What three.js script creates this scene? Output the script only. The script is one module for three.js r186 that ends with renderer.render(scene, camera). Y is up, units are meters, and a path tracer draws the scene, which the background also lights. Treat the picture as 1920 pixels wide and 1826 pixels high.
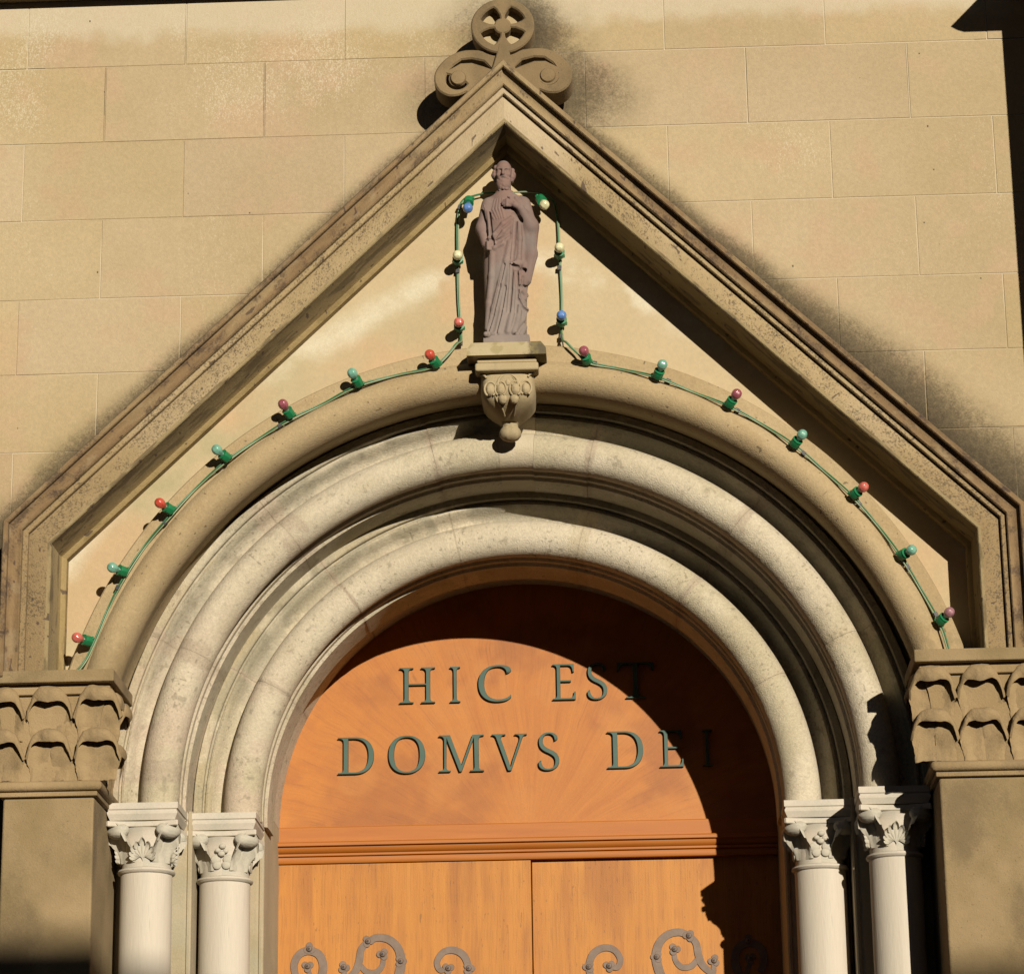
import * as THREE from 'three';
import { MarchingCubes } from 'three/addons/objects/MarchingCubes.js';
import { RoundedBoxGeometry } from 'three/addons/geometries/RoundedBoxGeometry.js';
import { TextGeometry } from 'three/addons/geometries/TextGeometry.js';
import { FontLoader } from 'three/addons/loaders/FontLoader.js';
import { mergeGeometries, mergeVertices, toCreasedNormals } from 'three/addons/utils/BufferGeometryUtils.js';

// ------------------------------------------------------------------ camera, sky, sun, exposure
const scene = new THREE.Scene();
const camera = new THREE.PerspectiveCamera(18.393, 1024 / 973, 0.1, 400);
camera.position.set(0.4865, 1.6, 12.5);
camera.rotation.set(0.29865, 0.03904, -0.01439, 'YXZ');
const renderer = new THREE.WebGLRenderer({ antialias: true });
renderer.toneMapping = THREE.LinearToneMapping;
renderer.toneMappingExposure = 1.222;
renderer.shadowMap.enabled = true;
const SUN_X = 0.40, SUN_S = 0.27;                       // the sun's offsets per metre in front of the wall
const sunDir = new THREE.Vector3(SUN_X, SUN_S, 1).normalize();
{                                                         // clear sky, paler towards the horizon and round the sun
  const W = 256, H = 128, d = new Float32Array(W * H * 4), v = new THREE.Vector3();
  for (let j = 0; j < H; j++) for (let i = 0; i < W; i++) {
    const el = (j + 0.5) / H * Math.PI - Math.PI / 2, az = ((i + 0.5) / W - 0.5) * 2 * Math.PI;
    v.set(Math.cos(el) * Math.cos(az), Math.sin(el), Math.cos(el) * Math.sin(az));
    const h = Math.exp(-Math.max(0, v.y) * 3.2), g = Math.max(0, v.dot(sunDir)) ** 12, k = (j * W + i) * 4;
    d[k] = 0.020 + 0.030 * h + 0.05 * g; d[k + 1] = 0.027 + 0.026 * h + 0.042 * g; d[k + 2] = 0.041 + 0.018 * h + 0.030 * g; d[k + 3] = 1;
  }
  const t = new THREE.DataTexture(d, W, H, THREE.RGBAFormat, THREE.FloatType); t.mapping = THREE.EquirectangularReflectionMapping; t.magFilter = THREE.LinearFilter; t.needsUpdate = true;
  scene.background = t; scene.environment = t;
}
const sun = new THREE.DirectionalLight(new THREE.Color(1, 0.915, 0.765), 5);
sun.position.copy(sunDir).multiplyScalar(40).add(new THREE.Vector3(0, 5, 0));
sun.target.position.set(0, 5, 0);
sun.castShadow = true; sun.shadow.radius = 1;
Object.assign(sun.shadow.camera, { left: -14, right: 14, top: 12, bottom: -12, near: 0.5, far: 90 });
sun.shadow.mapSize.set(4096, 4096);
scene.add(sun, sun.target);

// ------------------------------------------------------------------ helpers
function rng(seed) { let a = seed >>> 0; return () => { a = (a + 0x6D2B79F5) | 0; let t = Math.imul(a ^ (a >>> 15), 1 | a); t = (t + Math.imul(t ^ (t >>> 7), 61 | t)) ^ t; return ((t ^ (t >>> 14)) >>> 0) / 4294967296; }; }
const clamp = (x, a = 0, b = 1) => Math.min(b, Math.max(a, x));
const mix = (a, b, t) => a + (b - a) * t;
const smooth = (a, b, x) => { const t = clamp((x - a) / (b - a)); return t * t * (3 - 2 * t); };
const mix3 = (a, b, t) => [mix(a[0], b[0], t), mix(a[1], b[1], t), mix(a[2], b[2], t)];
const s2l = v => { v /= 255; return v <= 0.04045 ? v / 12.92 : ((v + 0.055) / 1.055) ** 2.4; };
const l2s = v => 255 * (v <= 0.0031308 ? v * 12.92 : 1.055 * v ** (1 / 2.4) - 0.055);
const hash = (x, y, s) => { let h = Math.imul(x, 374761393) + Math.imul(y, 668265263) + Math.imul(s, 2147483647 ^ 0x5bd1e995); h = Math.imul(h ^ (h >>> 13), 1274126177); return ((h ^ (h >>> 16)) >>> 0) / 4294967296; };
function vnoise(x, y, s = 1, px = 0, py = 0) {
  let x0 = Math.floor(x), y0 = Math.floor(y); const fx = x - x0, fy = y - y0;
  const u = fx * fx * (3 - 2 * fx), v = fy * fy * (3 - 2 * fy); let x1 = x0 + 1, y1 = y0 + 1;
  if (px) { x0 = ((x0 % px) + px) % px; x1 = ((x1 % px) + px) % px; }
  if (py) { y0 = ((y0 % py) + py) % py; y1 = ((y1 % py) + py) % py; }
  const a = hash(x0, y0, s), b = hash(x1, y0, s), c = hash(x0, y1, s), d = hash(x1, y1, s);
  return a + (b - a) * u + (c - a + (a - b - c + d) * u) * v;
}
function fbm(x, y, s = 1, oct = 4, px = 0, py = 0) { let a = 0.5, r = 0, n = 0; for (let i = 0; i < oct; i++) { r += a * vnoise(x, y, s + i * 17, px, py); n += a; a *= 0.55; x *= 2; y *= 2; px *= 2; py *= 2; } return r / n; }
// a colour map over wm x hm metres; paint(x, y) gets metres and returns linear rgb
function colorTex(W, H, wm, hm, x0, y0, paint, wrap = true) {
  const d = new Uint8Array(W * H * 4);
  for (let j = 0; j < H; j++) for (let i = 0; i < W; i++) {
    const c = paint(x0 + (i + 0.5) / W * wm, y0 + (j + 0.5) / H * hm, i, j).map(e => e * 0.72), k = (j * W + i) * 4;
    d[k] = clamp(l2s(Math.max(0, c[0])), 0, 255); d[k + 1] = clamp(l2s(Math.max(0, c[1])), 0, 255); d[k + 2] = clamp(l2s(Math.max(0, c[2])), 0, 255); d[k + 3] = 255;
  }
  const t = new THREE.DataTexture(d, W, H); t.colorSpace = THREE.SRGBColorSpace;
  t.magFilter = THREE.LinearFilter; t.minFilter = THREE.LinearMipmapLinearFilter; t.generateMipmaps = true;
  t.wrapS = t.wrapT = wrap ? THREE.RepeatWrapping : THREE.ClampToEdgeWrapping;
  t.repeat.set(1 / wm, 1 / hm); t.offset.set(-x0 / wm, -y0 / hm); t.needsUpdate = true;
  return t;
}
function grayTex(W, H, wm, hm, paint) {
  const d = new Uint8Array(W * H * 4);
  for (let j = 0; j < H; j++) for (let i = 0; i < W; i++) { const k = (j * W + i) * 4; d[k] = d[k + 1] = d[k + 2] = 255 * clamp(paint((i + 0.5) / W * wm, (j + 0.5) / H * hm, i, j)); d[k + 3] = 255; }
  const t = new THREE.DataTexture(d, W, H); t.magFilter = THREE.LinearFilter; t.minFilter = THREE.LinearMipmapLinearFilter; t.generateMipmaps = true;
  t.wrapS = t.wrapT = THREE.RepeatWrapping; t.repeat.set(1 / wm, 1 / hm); t.needsUpdate = true; return t;
}
const taken = {};
const numbered = n => { const k = taken[n] = (taken[n] ?? -1) + 1; return k ? `${n}_${String(k).padStart(3, '0')}` : n; };
function thing(name, label, category, group) {
  const o = new THREE.Group(); o.name = numbered(name); o.userData = { label, category };
  if (group) o.userData.group = group;
  scene.add(o); return o;
}
function tag(o, label, category, group) { Object.assign(o.userData, { label, category }); if (group) o.userData.group = group; return o; }
function part(name, geo, mat, parent) {
  const list = Array.isArray(geo) ? geo : [geo];
  const g = list.length > 1 ? mergeGeometries(list.map(plain)) : list[0];
  const m = new THREE.Mesh(g, mat); m.name = parent === scene ? numbered(name) : name;
  m.castShadow = m.receiveShadow = true; parent.add(m); return m;
}
function plain(g) {                                     // non-indexed, position + normal + uv only
  g = g.index ? g.toNonIndexed() : g;
  if (!g.attributes.normal) g.computeVertexNormals();
  if (!g.attributes.uv) boxUV(g);
  for (const k of Object.keys(g.attributes)) if (!['position', 'normal', 'uv'].includes(k)) g.deleteAttribute(k);
  return g;
}
function boxUV(g, ox = 0, oy = 0) {                     // uv in metres by the side each face looks to
  if (g.index) throw new Error('boxUV needs separate faces');
  const p = g.attributes.position, uv = new Float32Array(p.count * 2), a = new THREE.Vector3(), b = new THREE.Vector3(), c = new THREE.Vector3();
  for (let i = 0; i < p.count; i += 3) {
    a.fromBufferAttribute(p, i); b.fromBufferAttribute(p, i + 1); c.fromBufferAttribute(p, i + 2);
    const n = b.clone().sub(a).cross(c.clone().sub(a)); const ax = Math.abs(n.x), ay = Math.abs(n.y), az = Math.abs(n.z);
    [a, b, c].forEach((v, k) => { const [u, w] = az >= ax && az >= ay ? [v.x, v.y] : ax >= ay ? [v.z, v.y] : [v.x, v.z]; uv[(i + k) * 2] = u + ox; uv[(i + k) * 2 + 1] = w + oy; });
  }
  g.setAttribute('uv', new THREE.BufferAttribute(uv, 2)); return g;
}
const flat = (g, ox, oy) => boxUV(plain(g), ox, oy);
function box(x0, x1, y0, y1, z0, z1, r = 0.004) {
  const g = new RoundedBoxGeometry(x1 - x0, y1 - y0, z1 - z0, 2, r); g.translate((x0 + x1) / 2, (y0 + y1) / 2, (z0 + z1) / 2); return flat(g);
}
function extrude(pts, z0, z1, bevel = 0.003, holes = []) {     // outline in xy, between two depths
  const s = new THREE.Shape(pts.map(p => new THREE.Vector2(...p)));
  for (const h of holes) s.holes.push(new THREE.Path(h.map(p => new THREE.Vector2(...p))));
  const g = new THREE.ExtrudeGeometry(s, { depth: z1 - z0 - 2 * bevel, bevelEnabled: bevel > 0, bevelSize: bevel, bevelThickness: bevel, bevelOffset: -bevel, bevelSegments: 1, curveSegments: 12 });
  g.translate(0, 0, z0 + bevel); return flat(g);
}
function lathe(pts, seg = 40) { return plain(toCreasedNormals(new THREE.LatheGeometry(pts.map(p => new THREE.Vector2(...p)), seg), 0.7)); }
// a closed cross-section swept along rings of 3-D points: ring(i) maps a profile point to space
function sweep(profile, rings, map, uvOf, crease = 0.6) {
  const n = profile.length, pos = [], uv = [], tri = (a, b, c) => { for (const q of [a, b, c]) { pos.push(...q.p); uv.push(...q.t); } };
  const cum = [0]; for (let i = 1; i <= n; i++) { const a = profile[i - 1], b = profile[i % n]; cum.push(cum[i - 1] + Math.hypot(b[0] - a[0], b[1] - a[1])); }
  const R = []; for (let j = 0; j < rings; j++) R.push([...profile, profile[0]].map((q, i) => ({ p: map(q, j), t: uvOf(cum[i], j) })));
  for (let j = 0; j + 1 < rings; j++) for (let i = 0; i < n; i++) { tri(R[j][i], R[j + 1][i], R[j + 1][i + 1]); tri(R[j][i], R[j + 1][i + 1], R[j][i + 1]); }
  const caps = THREE.ShapeUtils.triangulateShape(profile.map(p => new THREE.Vector2(...p)), []);
  for (const [a, b, c] of caps) { tri(R[0][a], R[0][b], R[0][c]); tri(R[rings - 1][a], R[rings - 1][c], R[rings - 1][b]); }
  const g = new THREE.BufferGeometry(); g.setAttribute('position', new THREE.Float32BufferAttribute(pos, 3)); g.setAttribute('uv', new THREE.Float32BufferAttribute(uv, 2));
  return toCreasedNormals(g, crease);
}
const DEG = Math.PI / 180;
function arc(profile, cy, a0, a1, step = 1.5, grow = 0) { // profile (radius, z) turned about (0, cy)
  const n = Math.max(2, Math.ceil((a1 - a0) / step) + 1), at = j => (a0 + (a1 - a0) * j / (n - 1)) * DEG;
  return sweep(profile, n, ([r, z], j) => [(r + grow) * Math.cos(at(j)), cy + (r + grow) * Math.sin(at(j)), z + grow], (s, j) => [at(j) * 1.55, s]);
}
function bend(profile, path) {                           // profile (outward offset, z) along a polyline with mitres; one geometry per leg
  const P = path.map(p => new THREE.Vector2(...p)), nrm = [];
  for (let i = 0; i + 1 < P.length; i++) { const d = P[i + 1].clone().sub(P[i]).normalize(); nrm.push(new THREE.Vector2(-d.y, d.x)); }
  const mitre = P.map((_, i) => { const a = nrm[Math.max(0, i - 1)], b = nrm[Math.min(nrm.length - 1, i)], m = a.clone().add(b); return m.multiplyScalar(1 / (1 + a.dot(b))); });
  const len = [0]; for (let i = 1; i < P.length; i++) len.push(len[i - 1] + P[i].distanceTo(P[i - 1]));
  return nrm.map((_, i) => (t0, t1) => sweep(profile, 9, ([n, z], j) => { const t = t0 + (t1 - t0) * j / 8, m = mitre[i].clone().lerp(mitre[i + 1], t), q = P[i].clone().lerp(P[i + 1], t).addScaledVector(m, n); return [q.x, q.y, z]; }, (s, j) => [len[i] + (len[i + 1] - len[i]) * (t0 + (t1 - t0) * j / 8), s]));
}
const circlePts = (cx, cz, rx, rz, f0, f1, n) => Array.from({ length: n }, (_, i) => { const f = (f0 + (f1 - f0) * i / (n - 1)) * DEG; return [cx + rx * Math.cos(f), cz + rz * Math.sin(f)]; });

// ------------------------------------------------------------------ materials
const grain = grayTex(1024, 1024, 0.6, 0.6, (x, y, i, j) => 0.55 * fbm(x / 0.6 * 12, y / 0.6 * 12, 3, 3, 12, 12) + 0.45 * vnoise(x / 0.6 * 160, y / 0.6 * 160, 9, 160, 160));
const rough = (map, r = 0.92, bump = 0.0012, extra = {}) => new THREE.MeshStandardMaterial({ map, roughness: r, bumpMap: grain, bumpScale: bump, ...extra });
const L = (r, g, b) => [s2l(r), s2l(g), s2l(b)];
// gable lines, in metres
const GP = [[-1.962, 4.5], [-1.962, 5.172], [-0.003, 7.055], [1.969, 5.136], [1.969, 4.5]];
function rakeOut(x, y) {                                  // distance outside the line of the gable's inner edge
  const l = x < 0 ? 1 : 3, [ax, ay] = GP[l === 1 ? 1 : 2], [bx, by] = GP[l === 1 ? 2 : 3], d = Math.hypot(bx - ax, by - ay);
  const n = (-(by - ay) * (x - ax) + (bx - ax) * (y - ay)) / d, k = x < 0 ? -1.962 - x : x - 1.969;
  return Math.max(n, k);
}
const specks = (x, y, s, scale, dens) => { const cx = Math.floor(x * scale), cy = Math.floor(y * scale); const h = hash(cx, cy, s); if (h > dens) return 0; const ox = hash(cx, cy, s + 1), oy = hash(cx, cy, s + 2), d = Math.hypot(x * scale - cx - 0.3 - 0.4 * ox, y * scale - cy - 0.3 - 0.4 * oy); return d < 0.1 + 0.22 * hash(cx, cy, s + 3) ? 1 : 0; };
const wallTan = [0.46, 0.345, 0.178];
const rowY = [8.28, 7.89, 7.512, 7.138, 6.761, 6.381, 6.028, 5.666, 5.29, 4.92, 4.55, 4.18, 3.81, 3.44, 3.07, 2.6, 1.7, 0.8, 0];
const rand0 = rng(77), flies = Array.from({ length: 46 }, () => [-3 + 6 * rand0(), 5.2 + 2.8 * rand0(), 0.002 + 0.002 * rand0()]);
const wallPaint = pale => (x, y, i, j) => {
  const m = fbm(x * 1.3, y * 1.3, 11, 5), q = fbm(x * 5, y * 5, 12, 4), fine = hash(i, j, 5), med = vnoise(x * 110, y * 110, 6);
  let c = mix3([0.44, 0.335, 0.18], [0.525, 0.41, 0.25], clamp(m * 1.6 - 0.3));
  c = mix3(c, [0.52, 0.36, 0.22], 0.6 * smooth(0.52, 0.75, q));
  let bj = 0; while (bj < rowY.length - 1 && y < rowY[bj + 1]) bj++; const bi = Math.floor(((x + 2.5642) / 0.365 + (bj % 2 ? 1 : 0)) / 2), tone = hash(bi, bj, 61); c = c.map(e => e * (0.965 + 0.07 * tone)); c[2] *= 0.95 + 0.10 * hash(bi, bj, 62);
  const v = 0.89 + 0.12 * med + 0.08 * fine; c = c.map(e => e * v); if (pale) c = mix3(c, [0.62, 0.52, 0.36], smooth(0.35, 0.6, fbm(x * 1.7, y * 2.3, 63, 4) + (x > 0 ? 0.16 : 0)));
  // pale worn coat: fine white scratches in clouds, and a washed band under the string course
  const worn = smooth(0.42, 0.75, fbm(x * 2.3 + 7, y * 2.0, 31, 4)) * (0.25 + 0.75 * smooth(6.0, 7.6, y));
  const flake = vnoise(x * 300, y * 120, 33) * 0.55 + 0.45 * fine;
  c = mix3(c, [0.68, 0.59, 0.43], (0.25 + 0.5 * worn) * smooth(0.80 - 0.30 * worn, 0.98 - 0.26 * worn, flake));
  const band = smooth(7.62, 7.72, y + 0.12 * (fbm(x * 3, y * 1.2, 41, 4) - 0.5) + 0.06 * (fbm(x * 16, y * 16, 42, 3) - 0.5));
  c = mix3(c, [0.62, 0.54, 0.40], 0.75 * band * (0.6 + 0.5 * flake));
  // black mould along the gable's upper edge and round the finial
  const n = rakeOut(x, y) - 0.255, low = smooth(6.9, 5.5, y);
  const w = (x > 0 ? mix(0.15, 0.42, low) : mix(0.13, 0.19, low)) * (0.75 + 0.5 * fbm(x * 3, y * 3, 51, 3));
  let k = n > -0.1 ? clamp(1 - Math.max(0, n) / w) ** 1.25 : 0;
  const fin = Math.min(Math.hypot((x - 0.0) / 1.1, y - 7.60), Math.hypot((x - 0.0) / 1.9, (y - 7.33)));
  k = Math.max(k, (x > 0 ? 0.80 : 0.45) * clamp(1 - Math.max(0, fin - 0.13) / (0.26 * (0.5 + 0.9 * fbm(x * 5, y * 5, 52, 3)))) ** 1.2);
  if (k > 0) { const g = 0.4 * vnoise(x * 210, y * 210, 53) + 0.25 * vnoise(x * 60, y * 60, 54) + 0.35 * fine; c = mix3(c, [0.13, 0.095, 0.045], 0.75 * smooth(0.0, 0.6, k + (g - 0.5) * 0.35 * Math.min(1, k * 3))); c = mix3(c, [0.038, 0.027, 0.013], 0.9 * smooth(0.18, 1.0, k + (g - 0.5) * 0.5 * Math.min(1, k * 2.5))); }
  for (const f of flies) if (Math.abs(x - f[0]) < f[2] && Math.abs(y - f[1]) < f[2] * 1.2) c = mix3(c, [0.05, 0.035, 0.025], 0.85);
  return c;
};
const wallTex = colorTex(2048, 1152, 6.4, 3.6, -3.2, 4.9, wallPaint(0), false), mortarTex = colorTex(1024, 576, 6.4, 3.6, -3.2, 4.9, wallPaint(1), false);
const wallMat = rough(wallTex, 0.93, 0.0012);
const mortarPale = new THREE.MeshStandardMaterial({ color: new THREE.Color(0.432, 0.360, 0.245), roughness: 0.95, bumpMap: grain, bumpScale: 0.001 });
const tympTex = colorTex(1536, 1024, 4.2, 2.8, -2.1, 4.4, (x, y, i, j) => {
  const m = fbm(x * 1.5, y * 1.5, 21, 5), fine = hash(i, j, 6), med = vnoise(x * 90, y * 90, 8), R = Math.hypot(x, y - 4.1);
  let c = mix3([0.51, 0.405, 0.235], [0.60, 0.475, 0.295], clamp(m * 1.7 - 0.35));
  c = mix3(c, [0.40, 0.36, 0.20], 0.75 * smooth(-0.5, -1.5, x) * smooth(0.35, 0.65, fbm(x * 3, y * 3, 22, 4)));
  c = mix3(c, [0.60, 0.40, 0.23], 0.6 * smooth(0.5, 0.7, fbm(x * 2.2 + 3, y * 2.2, 23, 4)) * smooth(2.75, 2.25, R));
  // lime bloom following the run-off above the arch and beside the statue
  const dl = Math.abs(R - 2.22 - 0.10 * (fbm(x * 3, y * 3, 24, 3) - 0.5) - 0.25 * clamp(1 - Math.abs(x) / 0.7)), bl = smooth(0.11, 0.0, dl) * smooth(0.3, 0.6, fbm(x * 5, y * 5, 25, 4)) ;
  const fl = vnoise(x * 160, y * 160, 26) * 0.5 + 0.5 * fine;
  c = mix3(c, [0.72, 0.66, 0.50], bl * (0.5 + 0.5 * fl));
  const v = 0.92 + 0.08 * med + 0.05 * fine; return c.map(e => e * v);
}, false);
const tympMat = rough(tympTex, 0.9, 0.0009);
const plasterTex = colorTex(2048, 256, 4.87, 1.2, 0, 0, (x, s, i, j) => {      // archivolt: metres along the arch and across it
  const m = fbm(x * 2, s * 3, 61, 4), fine = hash(i, j, 7);
  let c = mix3([0.42, 0.31, 0.16], [0.51, 0.385, 0.22], m); c = mix3(c, [0.40, 0.28, 0.14], 0.5 * smooth(0.55, 0.7, fbm(x * 6, s * 9, 62, 4))); c = mix3(c, [0.24, 0.18, 0.09], 0.7 * smooth(0.45, 0.0, Math.min(x - 0.3, 4.56 - x)) * smooth(0.4, 0.6, fbm(x * 14, s * 14, 63, 4)));
  if (vnoise(x * 60, s * 60, 66) > 0.95) c = mix3(c, [0.10, 0.07, 0.04], 0.7);
  return c.map(e => e * (0.82 + 0.16 * vnoise(x * 150, s * 150, 64) + 0.12 * fine));
}, false);
const plasterMat = rough(plasterTex, 0.92, 0.0018);
// gable mouldings: u metres along, v metres across the profile from the back of the soffit
const gableTex = colorTex(2048, 320, 7, 0.86, 0, 0, (u, v, i, j) => {
  const m = fbm(u * 3, v * 8, 81, 4), fine = hash(i, j, 9), med = vnoise(u * 120, v * 120, 82), blot = fbm(u * 16, v * 22, 83, 4), g = 0.6 * vnoise(u * 200, v * 200, 85) + 0.4 * fine, long = fbm(u * 1.4, 7, 90, 3);
  let c = mix3([0.33, 0.235, 0.11], [0.45, 0.335, 0.18], clamp(m * 1.5 - 0.2)); c = mix3(c, [0.27, 0.18, 0.082], 0.7 * smooth(1.5, 0.4, Math.min(u, 6.78 - u)));
  if (v < 0.30) { c = mix3([0.30, 0.225, 0.11], [0.38, 0.285, 0.145], m); c = mix3(c, [0.12, 0.085, 0.04], 0.7 * smooth(0.5, 0.68, fbm(u * 8, v * 26, 91, 4))); if (v < 0.10) c = mix3(c, [0.36, 0.25, 0.09], 0.5); }
  else if (v < 0.445) { c = mix3(c, [0.53, 0.42, 0.27], 0.7 * smooth(0.55, 0.2, Math.abs(u - 3.39)) + 0.3 * smooth(0.5, 0.7, fbm(u * 2, 3, 84, 3))); c = mix3(c, [0.10, 0.072, 0.042], 0.8 * smooth(0.60, 0.80, g + 0.55 * (blot - 0.5) + 0.35 * (long - 0.45) - 0.3 * smooth(0.6, 0.2, Math.abs(u - 3.39)))); }
  else {
    const near = smooth(0.1, 0.7, Math.abs(u - 3.39));
    c = mix3(c, mix3([0.165, 0.098, 0.044], [0.31, 0.20, 0.095], fbm(u * 9, v * 60, 86, 4)), (0.45 + 0.5 * smooth(0.3, 0.6, fbm(u * 3, v * 12, 95, 4))) * (0.35 + 0.65 * near));
    c = mix3(c, [0.06, 0.038, 0.026], 0.75 * smooth(0.50, 0.72, 0.7 * blot + 0.3 * g)); c = mix3(c, [0.38, 0.29, 0.17], 0.35 * smooth(0.60, 0.75, fbm(u * 14 + 3, v * 30, 92, 4)));
  }
  const cop = smooth(0.60, 0.61, v); if (cop) { const h = 0.4 * vnoise(u * 150, v * 150, 87) + 0.3 * vnoise(u * 45, v * 45, 88) + 0.3 * fine; c = mix3(c, mix3([0.34, 0.255, 0.14], [0.045, 0.034, 0.02], smooth(0.35, 0.6, h)), cop); }
  if (vnoise(u * 42, v * 42, 89) > 0.93) c = mix3(c, [0.06, 0.035, 0.03], 0.75);
  return c.map(e => e * (0.86 + 0.12 * med + 0.10 * fine));
}, false);
const gableMat = rough(gableTex, 0.93, 0.002);
// orders of the arch: metres along the arch and across the moulding; the roll starts at v = roll
function orderTex(seed, joints, roll, crust) {
  return colorTex(2048, 320, 4.87, 1.3, 0, 0, (x, v, i, j) => {
    const u = x / 4.87, m = fbm(x * 2.2, v * 4, seed, 5), fine = hash(i, j, seed), g = vnoise(x * 150, v * 150, seed + 3), b = fbm(x * 6, v * 8, seed + 5, 5), t = v - roll;
    let c = mix3([0.56, 0.48, 0.345], [0.68, 0.595, 0.455], clamp(m * 1.6 - 0.3));
    c = mix3(c, [0.46, 0.395, 0.25], 0.55 * smooth(0.42, 0.65, fbm(x * 1.6 + 4, v * 3, seed + 6, 4)));
    if (t < 0) c = mix3(c, [0.42, 0.34, 0.19], 0.6 * smooth(0.3, 0.65, fbm(x * 2, v * 5, seed + 11, 4)));
    if (t < 0) c = mix3(c, [0.33, 0.31, 0.235], 0.45 * smooth(0.45, 0.65, fbm(x * 3 + 9, v * 12, seed + 12, 4)));
    c = mix3(c, [0.59, 0.46, 0.35], 0.6 * smooth(0.74, 0.95, u) * smooth(0.35, 0.6, b));
    // grey lichen crust over the crest of the roll, ragged at its edges
    const e = t + 0.11 * (fbm(x * 5, v * 2, seed + 13, 4) - 0.5) + 0.025 * (g - 0.5), side = smooth(0.06, 0.2, u) * smooth(0.96, 0.82, u);
    c = mix3(c, mix3([0.29, 0.265, 0.195], [0.39, 0.355, 0.265], b), crust * side * smooth(-0.08, -0.06, e) * smooth(0.085, 0.06, e) * (0.35 + 0.45 * smooth(0.3, 0.5, b)));
    for (const q of joints) { const d = Math.abs(u - q[0] / 180) * 4.87, w = q[1] * (0.2 + 1.6 * fbm(x * 11, v * 18, seed + 8 + q[0], 4)); if (d < w) c = mix3(c, q[2], 0.7 * smooth(w, w * 0.75, d)); if (d < 0.004 + 0.004 * g) c = mix3(c, [0.40, 0.32, 0.22], 0.3); }
    c = mix3(c, [0.24, 0.20, 0.13], 0.5 * smooth(0.68, 0.80, fbm(x * 22, v * 30, seed + 9, 4) + 0.12 * (g - 0.5))); c = mix3(c, [0.20, 0.165, 0.10], 0.55 * smooth(0.80, 0.9, vnoise(x * 95, v * 95, seed + 15)) * smooth(0.4, 0.6, fbm(x * 5, v * 7, seed + 16, 3)));
    c = mix3(c, [0.66, 0.58, 0.43], 0.5 * smooth(0.56, 0.72, fbm(x * 7 + 5, v * 9, seed + 14, 4)));
    return c.map(k => k * (0.78 + 0.22 * g + 0.14 * fine));
  }, false);
}
const paleFill = [0.66, 0.57, 0.42], pinkFill = [0.47, 0.38, 0.28], tanFill = [0.53, 0.44, 0.30];
const order1Mat = rough(orderTex(101, [[130, 0.075, pinkFill], [77.2, 0.03, pinkFill], [50.2, 0.05, pinkFill], [25, 0.07, tanFill], [103, 0.02, pinkFill], [155, 0.05, pinkFill], [175, 0.06, pinkFill]], 0.338, 0.8), 0.92, 0.0028);
const order2Mat = rough(orderTex(131, [[102.8, 0.085, paleFill], [76.6, 0.06, tanFill], [51.3, 0.03, pinkFill], [128, 0.015, pinkFill], [153, 0.02, pinkFill], [26, 0.03, tanFill]], 0.338, 0.85), 0.92, 0.0028);
const patchTex = colorTex(256, 256, 0.5, 0.5, 0, 0, (x, y, i, j) => mix3([0.56, 0.47, 0.32], [0.66, 0.57, 0.42], fbm(x * 30, y * 30, 7, 4, 15, 15)).map(e => e * (0.92 + 0.1 * hash(i, j, 2))));
const stoneTex = (seed, a, b, dark, amount, grey = 0) => colorTex(1024, 1024, 1.6, 1.6, 0, 0, (x, y, i, j) => {
  const X = x / 1.6, Y = y / 1.6; let c = mix3(a, b, clamp(fbm(X * 8, Y * 8, seed, 5, 8, 8) * 1.6 - 0.3));
  c = mix3(c, dark, amount * smooth(0.44, 0.80, fbm(X * 7, Y * 5, seed + 20, 5, 7, 5) + 0.10 * (vnoise(X * 330, Y * 330, seed + 21, 330, 330) - 0.5) + 0.06 * (hash(i, j, seed + 7) - 0.5)));
  c = mix3(c, dark, 0.9 * amount * smooth(0.80, 0.90, 0.7 * vnoise(X * 260, Y * 260, seed + 22, 260, 260) + 0.3 * vnoise(X * 410, Y * 410, seed + 27, 410, 410)) * smooth(0.38, 0.58, fbm(X * 5, Y * 5, seed + 23, 3, 5, 5)));
  if (grey) c = mix3(c, [0.40, 0.39, 0.29], grey * smooth(0.5, 0.65, fbm(X * 6, Y * 6, seed + 24, 4, 6, 6)));
  return c.map(e => e * (0.93 + 0.06 * vnoise(X * 220, Y * 220, seed + 25, 220, 220) + 0.05 * hash(i, j, seed)));
});
const pierMat = rough(stoneTex(201, [0.26, 0.185, 0.085], [0.385, 0.275, 0.145], [0.12, 0.085, 0.042], 0.6), 0.93, 0.0018);
const capMat = rough(stoneTex(231, [0.31, 0.215, 0.10], [0.42, 0.295, 0.155], [0.13, 0.09, 0.045], 0.55), 0.92, 0.0018);
const finialMat = rough(stoneTex(261, [0.20, 0.138, 0.068], [0.30, 0.21, 0.105], [0.065, 0.047, 0.026], 0.65), 0.93, 0.0016);
const jambMat = rough(stoneTex(291, [0.45, 0.36, 0.23], [0.54, 0.44, 0.30], [0.30, 0.27, 0.16], 0.5, 0.4), 0.93, 0.0016);
const corbelMat = rough(stoneTex(321, [0.44, 0.34, 0.185], [0.54, 0.43, 0.26], [0.16, 0.13, 0.07], 0.4), 0.9, 0.0012);
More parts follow.
